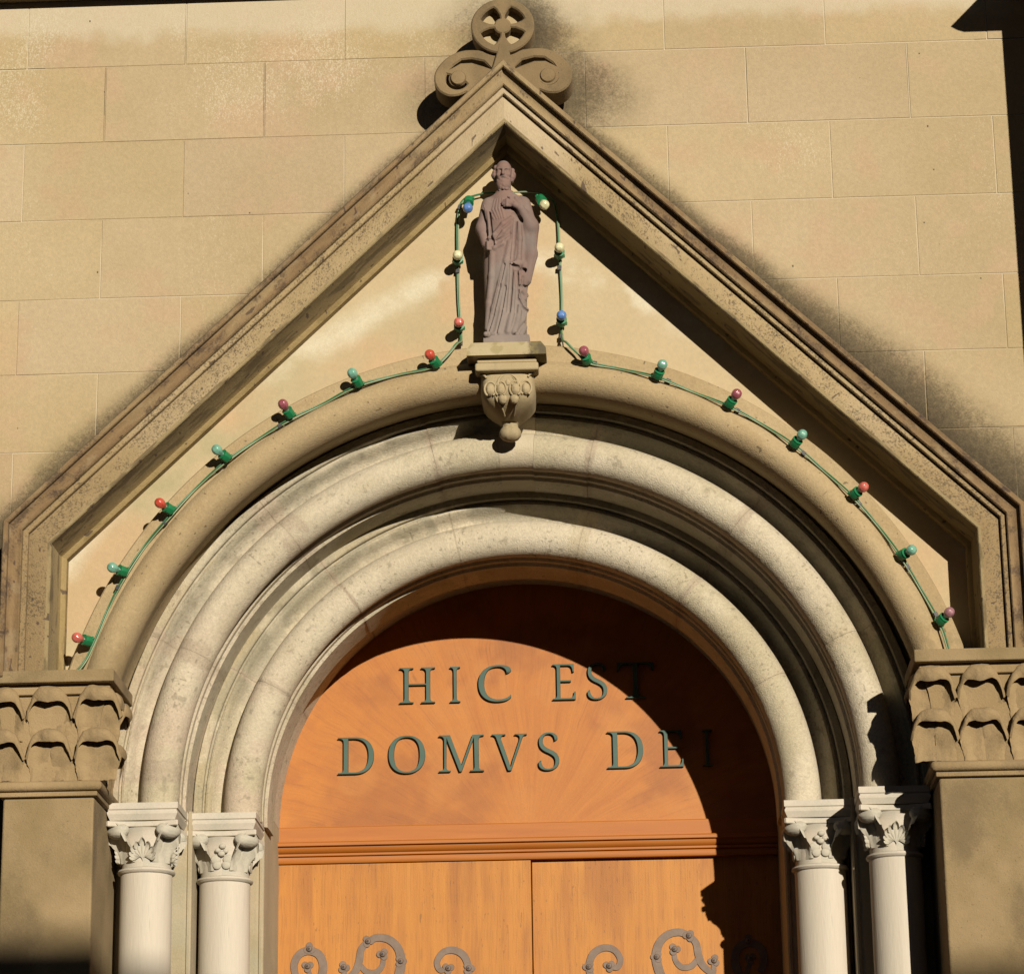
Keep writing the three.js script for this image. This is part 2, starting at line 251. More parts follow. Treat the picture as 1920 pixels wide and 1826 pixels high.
const slabTex = colorTex(512, 160, 0.48, 0.15, -0.24, 5.93, (x, y, i, j) => {
  let c = mix3([0.44, 0.35, 0.19], [0.55, 0.45, 0.28], fbm(x * 14, y * 14, 341, 4)); const g = 0.5 * vnoise(x * 260, y * 260, 342) + 0.5 * hash(i, j, 12);
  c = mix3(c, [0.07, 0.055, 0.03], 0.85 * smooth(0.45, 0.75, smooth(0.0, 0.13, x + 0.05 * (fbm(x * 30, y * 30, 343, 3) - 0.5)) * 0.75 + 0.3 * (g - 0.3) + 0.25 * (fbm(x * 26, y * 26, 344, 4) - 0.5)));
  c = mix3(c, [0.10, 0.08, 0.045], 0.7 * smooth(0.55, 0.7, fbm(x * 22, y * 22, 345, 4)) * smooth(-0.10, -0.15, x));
  return mix3(c, [0.30, 0.24, 0.09], 0.5 * smooth(0.58, 0.7, fbm(x * 17, y * 17, 346, 4)));
}, false);
const slabMat = rough(slabTex, 0.92, 0.0012);
const whiteTex = stoneTex(351, [0.60, 0.53, 0.43], [0.70, 0.615, 0.505], [0.48, 0.46, 0.38], 0.8, 0.15);
const whiteMat = rough(whiteTex, 0.8, 0.0008);
const patchMat = rough(patchTex, 0.93, 0.002);
const statueTex = stoneTex(381, [0.175, 0.135, 0.120], [0.31, 0.25, 0.22], [0.25, 0.135, 0.11], 0.75);
const statueMat = rough(statueTex, 0.85, 0.0008);
const woodPanelTex = colorTex(1280, 768, 2.4, 1.44, -1.2, 3.96, (x, y, i, j) => {
  const a = Math.atan2(y - 4.02, x) + 0.05 * (fbm(x * 5, y * 5, 70, 3) - 0.5), r = Math.hypot(x, y - 4.02), seg = Math.floor(a / 0.39), off = hash(seg, 1, 77);
  const g = fbm(a * 26 + off * 9, r * 3.2 + off * 20, 71, 4), s = vnoise(a * 300, r * 9, 72), w = fbm(x * 3, y * 3.4, 73, 5), w2 = fbm(x * 9, y * 7, 75, 4);
  let c = mix3([0.47, 0.147, 0.011], [0.56, 0.195, 0.018], clamp(0.5 + (g - 0.5) * 1.3 * smooth(0.05, 0.4, r) + (off - 0.5) * 0.1));
  c = mix3(c, [0.33, 0.095, 0.010], 0.7 * smooth(0.46, 0.70, w) * (0.5 + 0.8 * w2)); c = mix3(c, [0.56, 0.215, 0.034], 0.4 * smooth(0.5, 0.7, fbm(x * 5 + 4, y * 5, 74, 4)));
  c = c.map(e => e * (1 - 0.10 * smooth(0.55, 0.9, s) * smooth(0.08, 0.3, r))); if (s > 0.95 && w2 > 0.45) c = c.map(e => e * 0.82);
  return c.map(e => e * (0.92 + 0.05 * vnoise(x * 130, y * 130, 76) + 0.07 * hash(i, j, 3)));
}, false);
const woodPanelMat = new THREE.MeshStandardMaterial({ map: woodPanelTex, roughness: 0.6, bumpMap: grain, bumpScale: 0.0003 });
const woodTex = colorTex(1280, 1024, 2.4, 2.0, -1.2, 2.1, (x, y, i, j) => {
  const wob = 0.02 * fbm(x * 4, y * 1.2, 90, 3), g = fbm((x + wob) * 34, y * 1.5, 91, 4), f = vnoise((x + wob) * 420, y * 12, 92), f2 = vnoise((x + wob) * 260, y * 34, 93), w = 0.5 * fbm(x * 4, y * 2, 94, 4) + 0.5 * fbm((x + wob) * 16, y * 2.2, 95, 4);
  let c = mix3([0.47, 0.168, 0.013], [0.60, 0.237, 0.023], clamp(g * 1.3 - 0.15));
  c = mix3(c, [0.36, 0.115, 0.009], 0.6 * smooth(0.48, 0.70, w)); c = c.map(e => e * (1 - 0.16 * smooth(0.6, 0.85, f))); if (f2 > 0.93 && w > 0.46) c = c.map(e => e * 0.68);
  return c.map(e => e * (0.95 + 0.08 * hash(i, j, 4)));
}, false);
const woodMat = new THREE.MeshStandardMaterial({ map: woodTex, roughness: 0.6, bumpMap: grain, bumpScale: 0.0004 });
const trimTex = colorTex(512, 256, 2.4, 0.3, -1.2, 0, (x, y) => mix3([0.41, 0.120, 0.009], [0.51, 0.168, 0.015], fbm(x * 4, y * 60, 96, 4)));
const trimMat = new THREE.MeshStandardMaterial({ map: trimTex, roughness: 0.6 });
const letterTex = colorTex(256, 256, 1, 1, 0, 0, (x, y) => mix3([0.032, 0.085, 0.062], [0.058, 0.120, 0.092], fbm(x * 18, y * 18, 97, 4, 18, 18)));
const letterMat = new THREE.MeshStandardMaterial({ map: letterTex, roughness: 0.6 });
const ironTex = colorTex(512, 512, 0.5, 0.5, 0, 0, (x, y) => mix3([0.17, 0.115, 0.085], [0.255, 0.185, 0.145], fbm(x * 36, y * 36, 98, 4, 18, 18)));
const ironMat = new THREE.MeshStandardMaterial({ map: ironTex, roughness: 0.65, metalness: 0.15, bumpMap: grain, bumpScale: 0.0004 });
const greenMat = new THREE.MeshStandardMaterial({ color: new THREE.Color(0.009, 0.144, 0.054), roughness: 0.45 });
const cableMat = new THREE.MeshStandardMaterial({ color: new THREE.Color(0.032, 0.126, 0.054), roughness: 0.4 });
const paleWire = new THREE.MeshStandardMaterial({ color: new THREE.Color(0.173, 0.223, 0.122), roughness: 0.45 });
const clipMat = new THREE.MeshStandardMaterial({ color: new THREE.Color(0.014, 0.014, 0.016), roughness: 0.5 });
const brassMat = new THREE.MeshStandardMaterial({ color: new THREE.Color(0.540, 0.533, 0.504), roughness: 0.35, metalness: 0.9 });

// ------------------------------------------------------------------ setting: ground, wall
const asphaltTex = colorTex(512, 512, 4, 4, 0, 0, (x, y, i, j) => mix3([0.026, 0.025, 0.024], [0.048, 0.046, 0.043], fbm(x * 4, y * 4, 301, 4, 16, 16)).map(e => e * (0.8 + 0.4 * hash(i, j, 5))));
{ const g = new THREE.PlaneGeometry(300, 300); g.rotateX(-Math.PI / 2); const m = part('ground', flat(g), rough(asphaltTex, 0.95, 0.001), scene); m.userData.kind = 'structure'; }
const wall = thing('church_wall', 'tall church wall of tan ashlar blocks around the pointed gable', 'wall');
{
  const off = 0.15;
  const clip = (poly, f) => { const out = []; for (let i = 0; i < poly.length; i++) { const a = poly[i], b = poly[(i + 1) % poly.length], fa = f(a), fb = f(b); if (fa >= 0) out.push(a); if ((fa >= 0) !== (fb >= 0)) { const t = fa / (fa - fb); out.push([mix(a[0], b[0], t), mix(a[1], b[1], t)]); } } return out; };
  const line = (a, b) => { const d = Math.hypot(b[0] - a[0], b[1] - a[1]); return p => (-(b[1] - a[1]) * (p[0] - a[0]) + (b[0] - a[0]) * (p[1] - a[1])) / d - off; };
  const rL = line(GP[1], GP[2]), rR = line(GP[2], GP[3]), kL = p => -1.962 - off - p[0], kR = p => p[0] - 1.969 - off;
  const area = p => Math.abs(p.reduce((s, a, i) => { const b = p[(i + 1) % p.length]; return s + a[0] * b[1] - b[0] * a[1]; }, 0) / 2);
  const rand = rng(5), gap = 0.0022;
  for (let r = 0; r + 1 < rowY.length; r++) {
    const y1 = rowY[r] - gap, y0 = rowY[r + 1] + gap, even = (r % 2) === 0;                 // course under 7.512 has even joints
    for (let k = -2 + (even ? 0 : 1); k < 17; k += 2) {
      const x0 = -2.5642 + k * 0.365 + gap, x1 = x0 + 0.73 - 2 * gap; if (x0 > 3.4) continue;
      const zf = -0.0012 * rand(), sq = [[x0, y0], [x1, y0], [x1, y1], [x0, y1]], pieces = [];
      if (y1 > 4.3) {
        const L1 = clip(clip(sq, p => -p[0]), rL), R1 = clip(clip(sq, p => p[0]), rR);
        const L2 = clip(clip(clip(sq, p => -p[0]), kL), p => -rL(p)), R2 = clip(clip(clip(sq, p => p[0]), kR), p => -rR(p));
        const whole = [L1, R1, L2, R2].filter(p => p.length > 2 && area(p) > 1e-4);
        if (Math.abs(whole.reduce((s, p) => s + area(p), 0) - area(sq)) < 1e-5) pieces.push(sq); else pieces.push(...whole);
      } else { const a = clip(sq, kL), b = clip(sq, kR); for (const p of [a, b]) if (p.length > 2 && area(p) > 1e-4) pieces.push(p); }
      if (pieces.length) part('stone_block', pieces.map(p => extrude(p, -0.12, zf, 0.0018)), wallMat, wall);
    }
  }
  // mortar bed a few millimetres back, and the solid wall behind it with the door opening
  const mp = p => extrude(p, -0.14, -0.0035, 0);
  part('mortar_joint', [mp([[-3.4, 5.15], [-2.1, 5.15], [-0.003, 7.17], [2.1, 5.13], [3.7, 5.13], [3.7, 8.4], [-3.4, 8.4]]), mp([[-3.4, 0], [-2.1, 0], [-2.1, 5.148], [-3.4, 5.148]]), mp([[2.1, 0], [3.7, 0], [3.7, 5.128], [2.1, 5.128]])], rough(mortarTex, 0.95, 0.001), wall);
  const core = []; core.push([-3.4, 0], [-1.9, 0], [-1.9, 4.1]); for (let a = 180; a >= 0; a -= 6) core.push([1.9 * Math.cos(a * DEG), 4.1 + 1.9 * Math.sin(a * DEG)]); core.push([1.9, 0], [3.7, 0], [3.7, 8.4], [-3.4, 8.4]);
  part('wall_core', [extrude(core, -1.3, -0.15, 0), box(-3.4, 3.7, 0, 8.4, -1.6, -1.42, 0.01)], jambMat, wall);
}
const course = thing('string_course', 'projecting stone ledge running along the wall above the gable', 'ledge');
{ const prof = [[7.855, 0.118], [7.862, 0.125], [7.93, 0.125], [7.95, 0.14], [8.02, 0.15], [8.05, 0.11], [8.12, -0.02], [7.85, -0.02], [7.85, 0.115]].map(([y, z]) => [z, y]);
  part('ledge_stone', sweep(prof, 2, ([z, y], j) => [j ? -3.4 : 3.7, y, z], (s, j) => [j ? -3.4 : 3.7, s]), finialMat, course); }

// ------------------------------------------------------------------ plaster panel in the gable
const tymp = thing('plaster_wall', 'smooth ochre plaster wall inside the pointed gable behind the statue', 'plaster wall');
{ const p = [[-2.02, 4.5], [-2.02, 5.2], [-0.003, 7.14], [2.03, 5.16], [2.03, 4.5]], hole = []; for (let a = 10; a <= 170; a += 3) hole.push([1.965 * Math.cos(a * DEG), 4.095 + 1.965 * Math.sin(a * DEG)]);
  part('plaster_face', extrude([...p.slice(0, 1), ...p.slice(1, 5), ...hole], -0.148, 0.0005, 0), tympMat, tymp); }

// ------------------------------------------------------------------ pointed gable and finial
const gable = thing('pointed_gable', 'weathered stone gable moulding rising to a point over the arch', 'gable');
{
  const prof = [[-0.026, -0.01], [-0.026, 0.045], [-0.018, 0.052], [-0.006, 0.058], [0, 0.075], [0, 0.26], [0.004, 0.265], [0.092, 0.265], [0.0955, 0.263], [0.096, 0.284], [0.099, 0.288], [0.117, 0.288], [0.1195, 0.286], [0.120, 0.304], [0.124, 0.309], [0.136, 0.305], [0.148, 0.304], [0.160, 0.308], [0.170, 0.316], [0.1725, 0.316], [0.173, 0.338], [0.177, 0.343], [0.192, 0.343], [0.198, 0.336], [0.215, 0.22], [0.235, -0.01]];
  const legs = bend(prof, GP);
  part('kneeler', legs[0](0.1, 1), gableMat, gable);
  part('raking_moulding', legs[1](0, 1), gableMat, gable);
  part('raking_moulding', legs[2](0, 1), gableMat, gable);
  part('kneeler', legs[3](0, 0.9), gableMat, gable);
}
const finial = thing('finial', 'carved stone finial with a pierced cross wheel above the gable point', 'finial');
{
  const C = [-0.004, 7.527], disc = Array.from({ length: 64 }, (_, i) => [C[0] + 0.142 * Math.cos(i / 32 * Math.PI), C[1] + 0.134 * Math.sin(i / 32 * Math.PI)]);
  const petal = (q) => { const sx = q % 2 ? 1 : -1, sy = q < 2 ? 1 : -1, f = (x, y) => [C[0] + sx * x, C[1] + sy * y]; const o = [];   // a quarter opening: curved outside, notched inside
    for (let a = 20; a <= 70; a += 6) o.push(f(0.104 * Math.cos(a * DEG), 0.098 * Math.sin(a * DEG)));
    o.push(f(0.028, 0.082), f(0.012, 0.055)); for (let a = 78; a >= 12; a -= 11) o.push(f(0.036 * Math.cos(a * DEG) + 0.002, 0.036 * Math.sin(a * DEG) + 0.002)); o.push(f(0.058, 0.012), f(0.086, 0.024)); return o; };
  part('wheel', extrude(disc, 0.17, 0.27, 0.006, [0, 1, 2, 3].map(petal)), finialMat, finial);
  part('recess', extrude(disc.map(([x, y]) => [C[0] + (x - C[0]) * 0.93, C[1] + (y - C[1]) * 0.93]), 0.14, 0.212, 0.003), corbelMat, finial);
  part('stem', extrude([[-0.030, 7.40], [-0.022, 7.44], [0.016, 7.44], [0.024, 7.40], [0.045, 7.33], [0.075, 7.27], [-0.08, 7.27], [-0.05, 7.33]], 0.06, 0.272, 0.005), finialMat, finial);
  for (const s of [-1, 1]) {
    const X = (px, py) => [-0.006 + s * (Math.abs(px)), py];
    const out = new THREE.SplineCurve([[0.02, 7.405], [0.07, 7.418], [0.17, 7.425], [0.245, 7.395], [0.298, 7.335], [0.308, 7.28], [0.29, 7.235], [0.25, 7.207], [0.205, 7.205], [0.165, 7.22]].map(p => new THREE.Vector2(...p))).getPoints(50).map(p => X(p.x, p.y));
    out.push(X(0.15, 7.16), X(0.04, 7.27), X(0.02, 7.31));
    const cres = [[0.045, 7.325], [0.09, 7.345], [0.14, 7.363], [0.19, 7.362], [0.235, 7.335], [0.22, 7.352], [0.185, 7.378], [0.14, 7.382], [0.085, 7.368]].map(p => X(...p));
    const eye = []; for (let a = 150; a <= 330; a += 12) eye.push(X(0.205 - 0.052 * Math.cos(a * DEG), 7.285 + 0.050 * Math.sin(a * DEG))); for (let a = 330; a >= 150; a -= 12) eye.push(X(0.203 - 0.040 * Math.cos(a * DEG), 7.288 + 0.038 * Math.sin(a * DEG)));
    const scroll = part('scroll', extrude(out, 0.10, 0.245, 0.007, [cres, eye]), finialMat, finial);
    part('scroll_web', extrude([...out].map(([x, y]) => [-0.006 + s * 0.15 + (x + 0.006 - s * 0.15) * 0.9, 7.3 + (y - 7.3) * 0.88]), 0.09, 0.19, 0.003), finialMat, scroll);
    { const g = lathe([[0, 0], [0.036, 0], [0.036, 0.058], [0.031, 0.066], [0.012, 0.070], [0, 0.0705]], 32); g.rotateX(Math.PI / 2); g.translate(-0.006 + s * 0.200, 7.288, 0.188); part('scroll_eye', flat(g), finialMat, scroll); }
  }
}

// ------------------------------------------------------------------ arches
const archivolt = thing('plaster_arch', 'smooth ochre outer arch moulding with the light cable along its edge', 'arch');
{
  const prof = [[2.05, -0.03], [1.99, -0.03], [1.99, 0.088], [1.983, 0.096], [1.940, 0.10], ...circlePts(1.852, 0.035, 0.08, 0.105, 40, 200, 18), [1.783, -0.05], [1.795, -0.10], [1.80, -0.15], [1.795, -0.22], [1.78, -0.26], [1.78, -0.46], [2.05, -0.46]];
  part('arch_roll', arc(prof, 4.085, 12, 168, 1.2), plasterMat, archivolt);
}
function orderProfile(dr, dz) {
  return [[1.80, -0.30], [1.765, -0.20], [1.757, -0.096], [1.752, -0.088], [1.722, -0.085], [1.717, -0.09], [1.715, -0.108], [1.706, -0.108], [1.702, -0.096], [1.692, -0.092], [1.682, -0.100], [1.670, -0.128], [1.654, -0.147], [1.634, -0.156], [1.628, -0.155], [1.624, -0.138],
    ...circlePts(1.538, -0.118, 0.083, 0.083, 0, 215, 20), [1.473, -0.185], [1.459, -0.198], [1.457, -0.225], [1.444, -0.236], [1.442, -0.30], [1.442, -0.45], [1.80, -0.45]].map(([r, z]) => [r + dr, z + dz]);
}
function buildOrder(name, label, prof, cy, cuts, mat, patch) {
  const t = thing(name, label, 'arch');
  const rand = rng(cuts.length * 7 + 3);
  for (let i = 0; i + 1 < cuts.length; i++) {
    const isPatch = patch !== undefined && i === patch, g = arc(prof, cy, cuts[i] + 0.016, cuts[i + 1] - 0.016, 1.5, isPatch ? 0.002 : (rand() - 0.5) * 0.003);
    part('voussoir', g, isPatch ? patchMat : mat, t);
  }
  const inner = prof.map((p, i) => { const a = prof[(i + prof.length - 1) % prof.length], b = prof[(i + 1) % prof.length], dx = b[0] - a[0], dy = b[1] - a[1], l = Math.hypot(dx, dy) || 1; return [p[0] - dy / l * 0.006, p[1] + dx / l * 0.006]; });
  part('mortar_joint', arc(inner, cy, 0.1, 179.9, 1.5), mortarPale, t);
}
buildOrder('moulded_arch', 'larger of two pale weathered stone arches with round roll, above the outer columns', orderProfile(0.007, -0.06), 4.120, [-2, 25, 50.2, 77.2, 86.6, 92.3, 103, 130, 155, 182], order1Mat, 4);
buildOrder('moulded_arch', 'smaller of two pale weathered stone arches with round roll, nearest the door', orderProfile(-0.311, -0.375), 4.132, [-2, 26, 51.3, 76.6, 102.8, 128, 153, 182], order2Mat);
const reveal = thing('door_reveal', 'plain stone underside and sides of the opening around the orange door', 'door reveal');
{
  const prof = [[1.175, -0.62], [1.152, -0.63], [1.148, -0.64], [1.148, -1.3], [1.5, -1.3], [1.5, -0.62]];
  const cuts = [0, 26, 51.3, 76.6, 102.8, 128, 153, 180];
  for (let i = 0; i + 1 < cuts.length; i++) part('soffit_stone', arc(prof, 4.190, cuts[i] + 0.03, cuts[i + 1] - 0.03, 2), order2Mat, reveal);
  for (const s of [-1, 1]) part('reveal_side', extrude([[s * 1.148, 0], [s * 1.148, 4.189], [s * 1.37, 4.189], [s * 1.37, 0]], -1.3, -0.645, 0.003), jambMat, reveal);
}

// ------------------------------------------------------------------ stepped jambs
for (const s of [-1, 1]) {
  const t = thing('stepped_jamb', s < 0 ? 'stepped stone jamb behind the two columns left of the door' : 'shadowed stepped stone jamb behind the two columns right of the door', 'jamb');
  const up = (pts, y1) => { const g = new THREE.ExtrudeGeometry(new THREE.Shape(pts.map(([x, z]) => new THREE.Vector2(x * s, -z))), { depth: y1, bevelEnabled: false }); g.rotateX(-Math.PI / 2); return flat(g); };
  part('jamb_step', up([[1.80, -0.322], [1.455, -0.322], [1.445, -0.330], [1.440, -0.322], [1.430, -0.322], [1.423, -0.33], [1.423, -0.70], [1.80, -0.70]], 4.115), jambMat, t);
  part('jamb_step', up([[1.50, -0.625], [1.180, -0.625], [1.170, -0.632], [1.165, -0.625], [1.155, -0.625], [1.1485, -0.632], [1.1485, -0.64], [1.50, -0.64]], 4.12), jambMat, t);
}

// ------------------------------------------------------------------ carved leaf shared by the capitals
function curlLeaf(W, H, o0, o1, rc, sag = 0.3, nu = 14, nv = 26, turn = 225, fall = 0.42) {
  if (turn === 1) turn = 215;  // leaf in local x (across), y (up), z (out); the top rolls over
  const P = (u, v) => {
    const e = Math.abs(u), rr = rc * (1 - (fall > 0.45 ? 0.78 : 0.62) * e ** 2), hh = H * (1 - fall * e ** (fall > 0.45 ? 4.5 : 3)) - rc * 0.6, notch = 0.005 * smooth(0.10, 0, e);
    if (v < 0.55) { const t = v / 0.55, w = W * (0.86 + 0.14 * t * t); return [u * w, t * hh, o0 + (o1 - o0) * t ** 2.2 + 0.20 * rc * smooth(0.55, 0.85, e) * (0.3 + 0.9 * t) - 0.25 * rc * smooth(0.88, 1, e) - notch]; }
    const f = (v - 0.55) / 0.45 * turn * DEG, drop = 1 + sag * (1 - e ** 1.5) * smooth(1.5, 3.1, f);
    return [u * W * (1 + 0.05 * Math.sin(f)), hh + rr * Math.sin(f) * (Math.sin(f) < 0 ? 1.2 : 1) - rr * (drop - 1), o1 + rr * (1 - Math.cos(f)) + 0.24 * rc * smooth(0.55, 0.85, e) - 0.25 * rc * smooth(0.88, 1, e) - notch * (f < 1 ? 1 : 0)];
  };
  const pos = [], idx = [], N = nu + 1;
  for (const back of [0, 1]) for (let j = 0; j <= nv; j++) for (let i = 0; i <= nu; i++) {
    const u = i / nu * 2 - 1, v = j / nv, p = P(u, v);
    if (back) { const d = 1e-3, a = P(u, Math.min(1, v + d)), b = P(u, Math.max(0, v - d)), ty = a[1] - b[1], tz = a[2] - b[2], l = Math.hypot(ty, tz) || 1; const th = Math.min(0.010, 0.4 * rc * (1 - (fall > 0.45 ? 0.78 : 0.62) * Math.abs(u) ** 2)); p[1] += tz / l * th; p[2] -= ty / l * th; p[0] *= 0.97; }
    pos.push(...p);
  }
  const M = (nv + 1) * N;
  for (let j = 0; j < nv; j++) for (let i = 0; i < nu; i++) { const a = j * N + i; idx.push(a, a + 1, a + N + 1, a, a + N + 1, a + N, M + a, M + a + N + 1, M + a + 1, M + a, M + a + N, M + a + N + 1); }
  const rim = []; for (let i = 0; i < nu; i++) rim.push([i + 1, i]); for (let j = 0; j < nv; j++) { rim.push([j * N, (j + 1) * N], [(j + 1) * N + nu, j * N + nu]); } for (let i = 0; i < nu; i++) rim.push([nv * N + i, nv * N + i + 1]);
  for (const [a, b] of rim) idx.push(a, b, M + b, a, M + b, M + a);
  const g = new THREE.BufferGeometry(); g.setAttribute('position', new THREE.Float32BufferAttribute(pos, 3)); g.setIndex(idx);
  return flat(toCreasedNormals(g.toNonIndexed(), 1.0));
}
let leafNo = 0;
const place = (g, x, y, z, ry = 0, wear = 0) => {
  g = g.clone(); if (wear) { const p = g.attributes.position, q = ++leafNo * 31; for (let i = 0; i < p.count; i++) { const X = p.getX(i), Y = p.getY(i), Z = p.getZ(i), n = k => (fbm(X * 26 + q + k * 9, (Y + Z * 0.7) * 26 + k * 5, 400 + k, 3) - 0.5) * wear; p.setXYZ(i, X + n(1), Y + n(2), Z + n(3)); } g.deleteAttribute('normal'); g = toCreasedNormals(g, 1.0); }
  g.rotateY(ry); g.translate(x, y, z); return g; };
const pierLeafLow = curlLeaf(0.097, 0.200, 0.0, 0.016, 0.0215, 0.75, 24, 34, 1, 0.5), pierLeafTop = curlLeaf(0.098, 0.208, 0.0, 0.020, 0.025, 0.8, 24, 34, 1, 0.5);

// ------------------------------------------------------------------ two piers
for (const s of [-1, 1]) {
  const t = thing('carved_pier', s < 0 ? 'square stone pier with leafy capital at the left foot of the gable' : 'square stone pier with leafy capital at the right foot of the gable', 'pier');
  const xc = s * 1.944, X = d => [xc - d, xc + d];
  part('shaft', box(...X(0.192), 0.35, 4.075, -0.36, 0.24, 0.012), pierMat, t);
  part('pier_base', [box(...X(0.25), 0, 0.22, -0.3, 0.31, 0.01), box(...X(0.22), 0.22, 0.35, -0.3, 0.28, 0.02)], pierMat, t);
  part('fillet', box(...X(0.205), 4.078, 4.098, -0.3, 0.256, 0.004), capMat, t);
  part('torus', box(...X(0.226), 4.099, 4.142, -0.3, 0.28, 0.020), capMat, t);
  const bell = []; const lv = [[4.142, 0.196, 0.232], [4.25, 0.198, 0.236], [4.34, 0.204, 0.243], [4.43, 0.216, 0.256], [4.505, 0.238, 0.272]];
  { const prof = lv.map(([y, h, z]) => [h, y, z]), pos = []; const ring = ([h, y, z]) => [[xc - h, y, -0.3], [xc - h, y, z], [xc + h, y, z], [xc + h, y, -0.3]];
    for (let i = 0; i + 1 < prof.length; i++) { const a = ring(prof[i]), b = ring(prof[i + 1]); for (let k = 0; k < 4; k++) { const m = (k + 1) % 4; pos.push(...a[k], ...a[m], ...b[m], ...a[k], ...b[m], ...b[k]); } }
    const g = new THREE.BufferGeometry(); g.setAttribute('position', new THREE.Float32BufferAttribute(pos, 3)); g.computeVertexNormals(); bell.push(boxUV(g)); }
  part('bell', bell, capMat, t);
  part('upper_slab', [box(...X(0.254), 4.503, 4.546, -0.3, 0.292, 0.006)], capMat, t);
  part('abacus', box(...X(0.276), 4.5465, 4.600, -0.3, 0.335, 0.006), pierMat, t);
  for (const [row, y0, pz, half] of [[pierLeafLow, 4.145, 0.236, 0.200], [pierLeafTop, 4.315, 0.243, 0.208]]) {
    for (const k of [-1, 0, 1]) part('carved_leaf', place(row, xc + k * 0.2, y0, pz, k * 0.1, 0.016), capMat, t);
    for (const side of [-1, 1]) for (const k of [0, 1]) part('carved_leaf', place(row, xc + side * half, y0, 0.125 - k * 0.2, side * Math.PI / 2, 0.016), capMat, t);
  }
}

// ------------------------------------------------------------------ four columns
const volute = (() => { const b = new THREE.SphereGeometry(1, 24, 16); b.scale(0.060, 0.034, 0.040); b.rotateX(0.35); b.translate(0, 0.132, 0.048); return mergeGeometries([curlLeaf(0.058, 0.150, 0.0, 0.040, 0.026, 0.0, 16, 26, 120), flat(toCreasedNormals(b.toNonIndexed(), 1.5))]); })();
function palmette() {                                   // central acanthus: a lobed fan with ribs, its tip curling forward
  const pos = [], idx = [], na = 72, nr = 14, A = 1.45;
  for (const back of [0, 1]) for (let i = 0; i <= na; i++) for (let k = 0; k <= nr; k++) {
    const a = (i / na * 2 - 1) * A, q = k / nr, e = Math.abs(a) / A, lob = Math.abs(Math.cos(a / A * Math.PI * 4.5));
    const R = (0.122 - 0.066 * e ** 0.8) * (0.80 + 0.20 * lob ** 0.5), r = R * q, y = 0.012 + r * Math.cos(a) * 0.98 + 0.028 * e * (1 - q), x = r * Math.sin(a) * 0.92;
    const curl = smooth(0.72, 1, q), z = 0.009 + 0.010 * lob * q * (1 - 0.5 * curl) + 0.10 * Math.max(0, y) ** 1.6 + 0.020 * curl * (1 - 0.5 * e);
    pos.push(x, y - 0.016 * curl * curl * (1 - e), back ? z - 0.010 : z);
  }
  const N = nr + 1, M = (na + 1) * N; for (let i = 0; i < na; i++) for (let k = 0; k < nr; k++) { const a = i * N + k, b = a + N; idx.push(a, a + 1, b + 1, a, b + 1, b, M + a, M + b + 1, M + a + 1, M + a, M + b, M + b + 1); }
  for (let i = 0; i < na; i++) { const a = i * N + nr, b = a + N; idx.push(a, M + a, M + b, a, M + b, b); }
  const g = new THREE.BufferGeometry(); g.setAttribute('position', new THREE.Float32BufferAttribute(pos, 3)); g.setIndex(idx);
  return flat(toCreasedNormals(g.toNonIndexed(), 0.9));
}
function trefoil() {                                     // flat three-lobed leaf with two little buds on top
  const list = []; for (const [x, y, r] of [[-0.026, 0.062, 0.022], [0.026, 0.062, 0.022], [-0.020, 0.038, 0.020], [0.020, 0.038, 0.020]]) { const g = new THREE.SphereGeometry(1, 12, 8); g.scale(r, r * 0.95, 0.007); g.translate(x, y, 0.009); list.push(flat(g)); }
  for (const [x, y, r] of [[-0.016, 0.100, 0.013], [0.004, 0.118, 0.015], [0.018, 0.096, 0.012], [0, 0.085, 0.016]]) { const g = new THREE.SphereGeometry(1, 12, 8); g.scale(r, r * 0.8, r * 0.6); g.translate(x, y, 0.022); list.push(flat(g)); }
  return mergeGeometries(list);
}
const acanthus = palmette(), threeLobe = trefoil();
const colSpec = [[-1.598, -0.1955, 0, 'lit white column with acanthus capital, outer of the pair left of the door'], [-1.299, -0.478, 1, 'white column with trefoil capital between the left outer column and the door'], [1.292, -0.478, 1, 'white column half in shadow, nearest the door on its right'], [1.593, -0.1955, 0, 'white column half in shadow, beside the pier right of the door']];
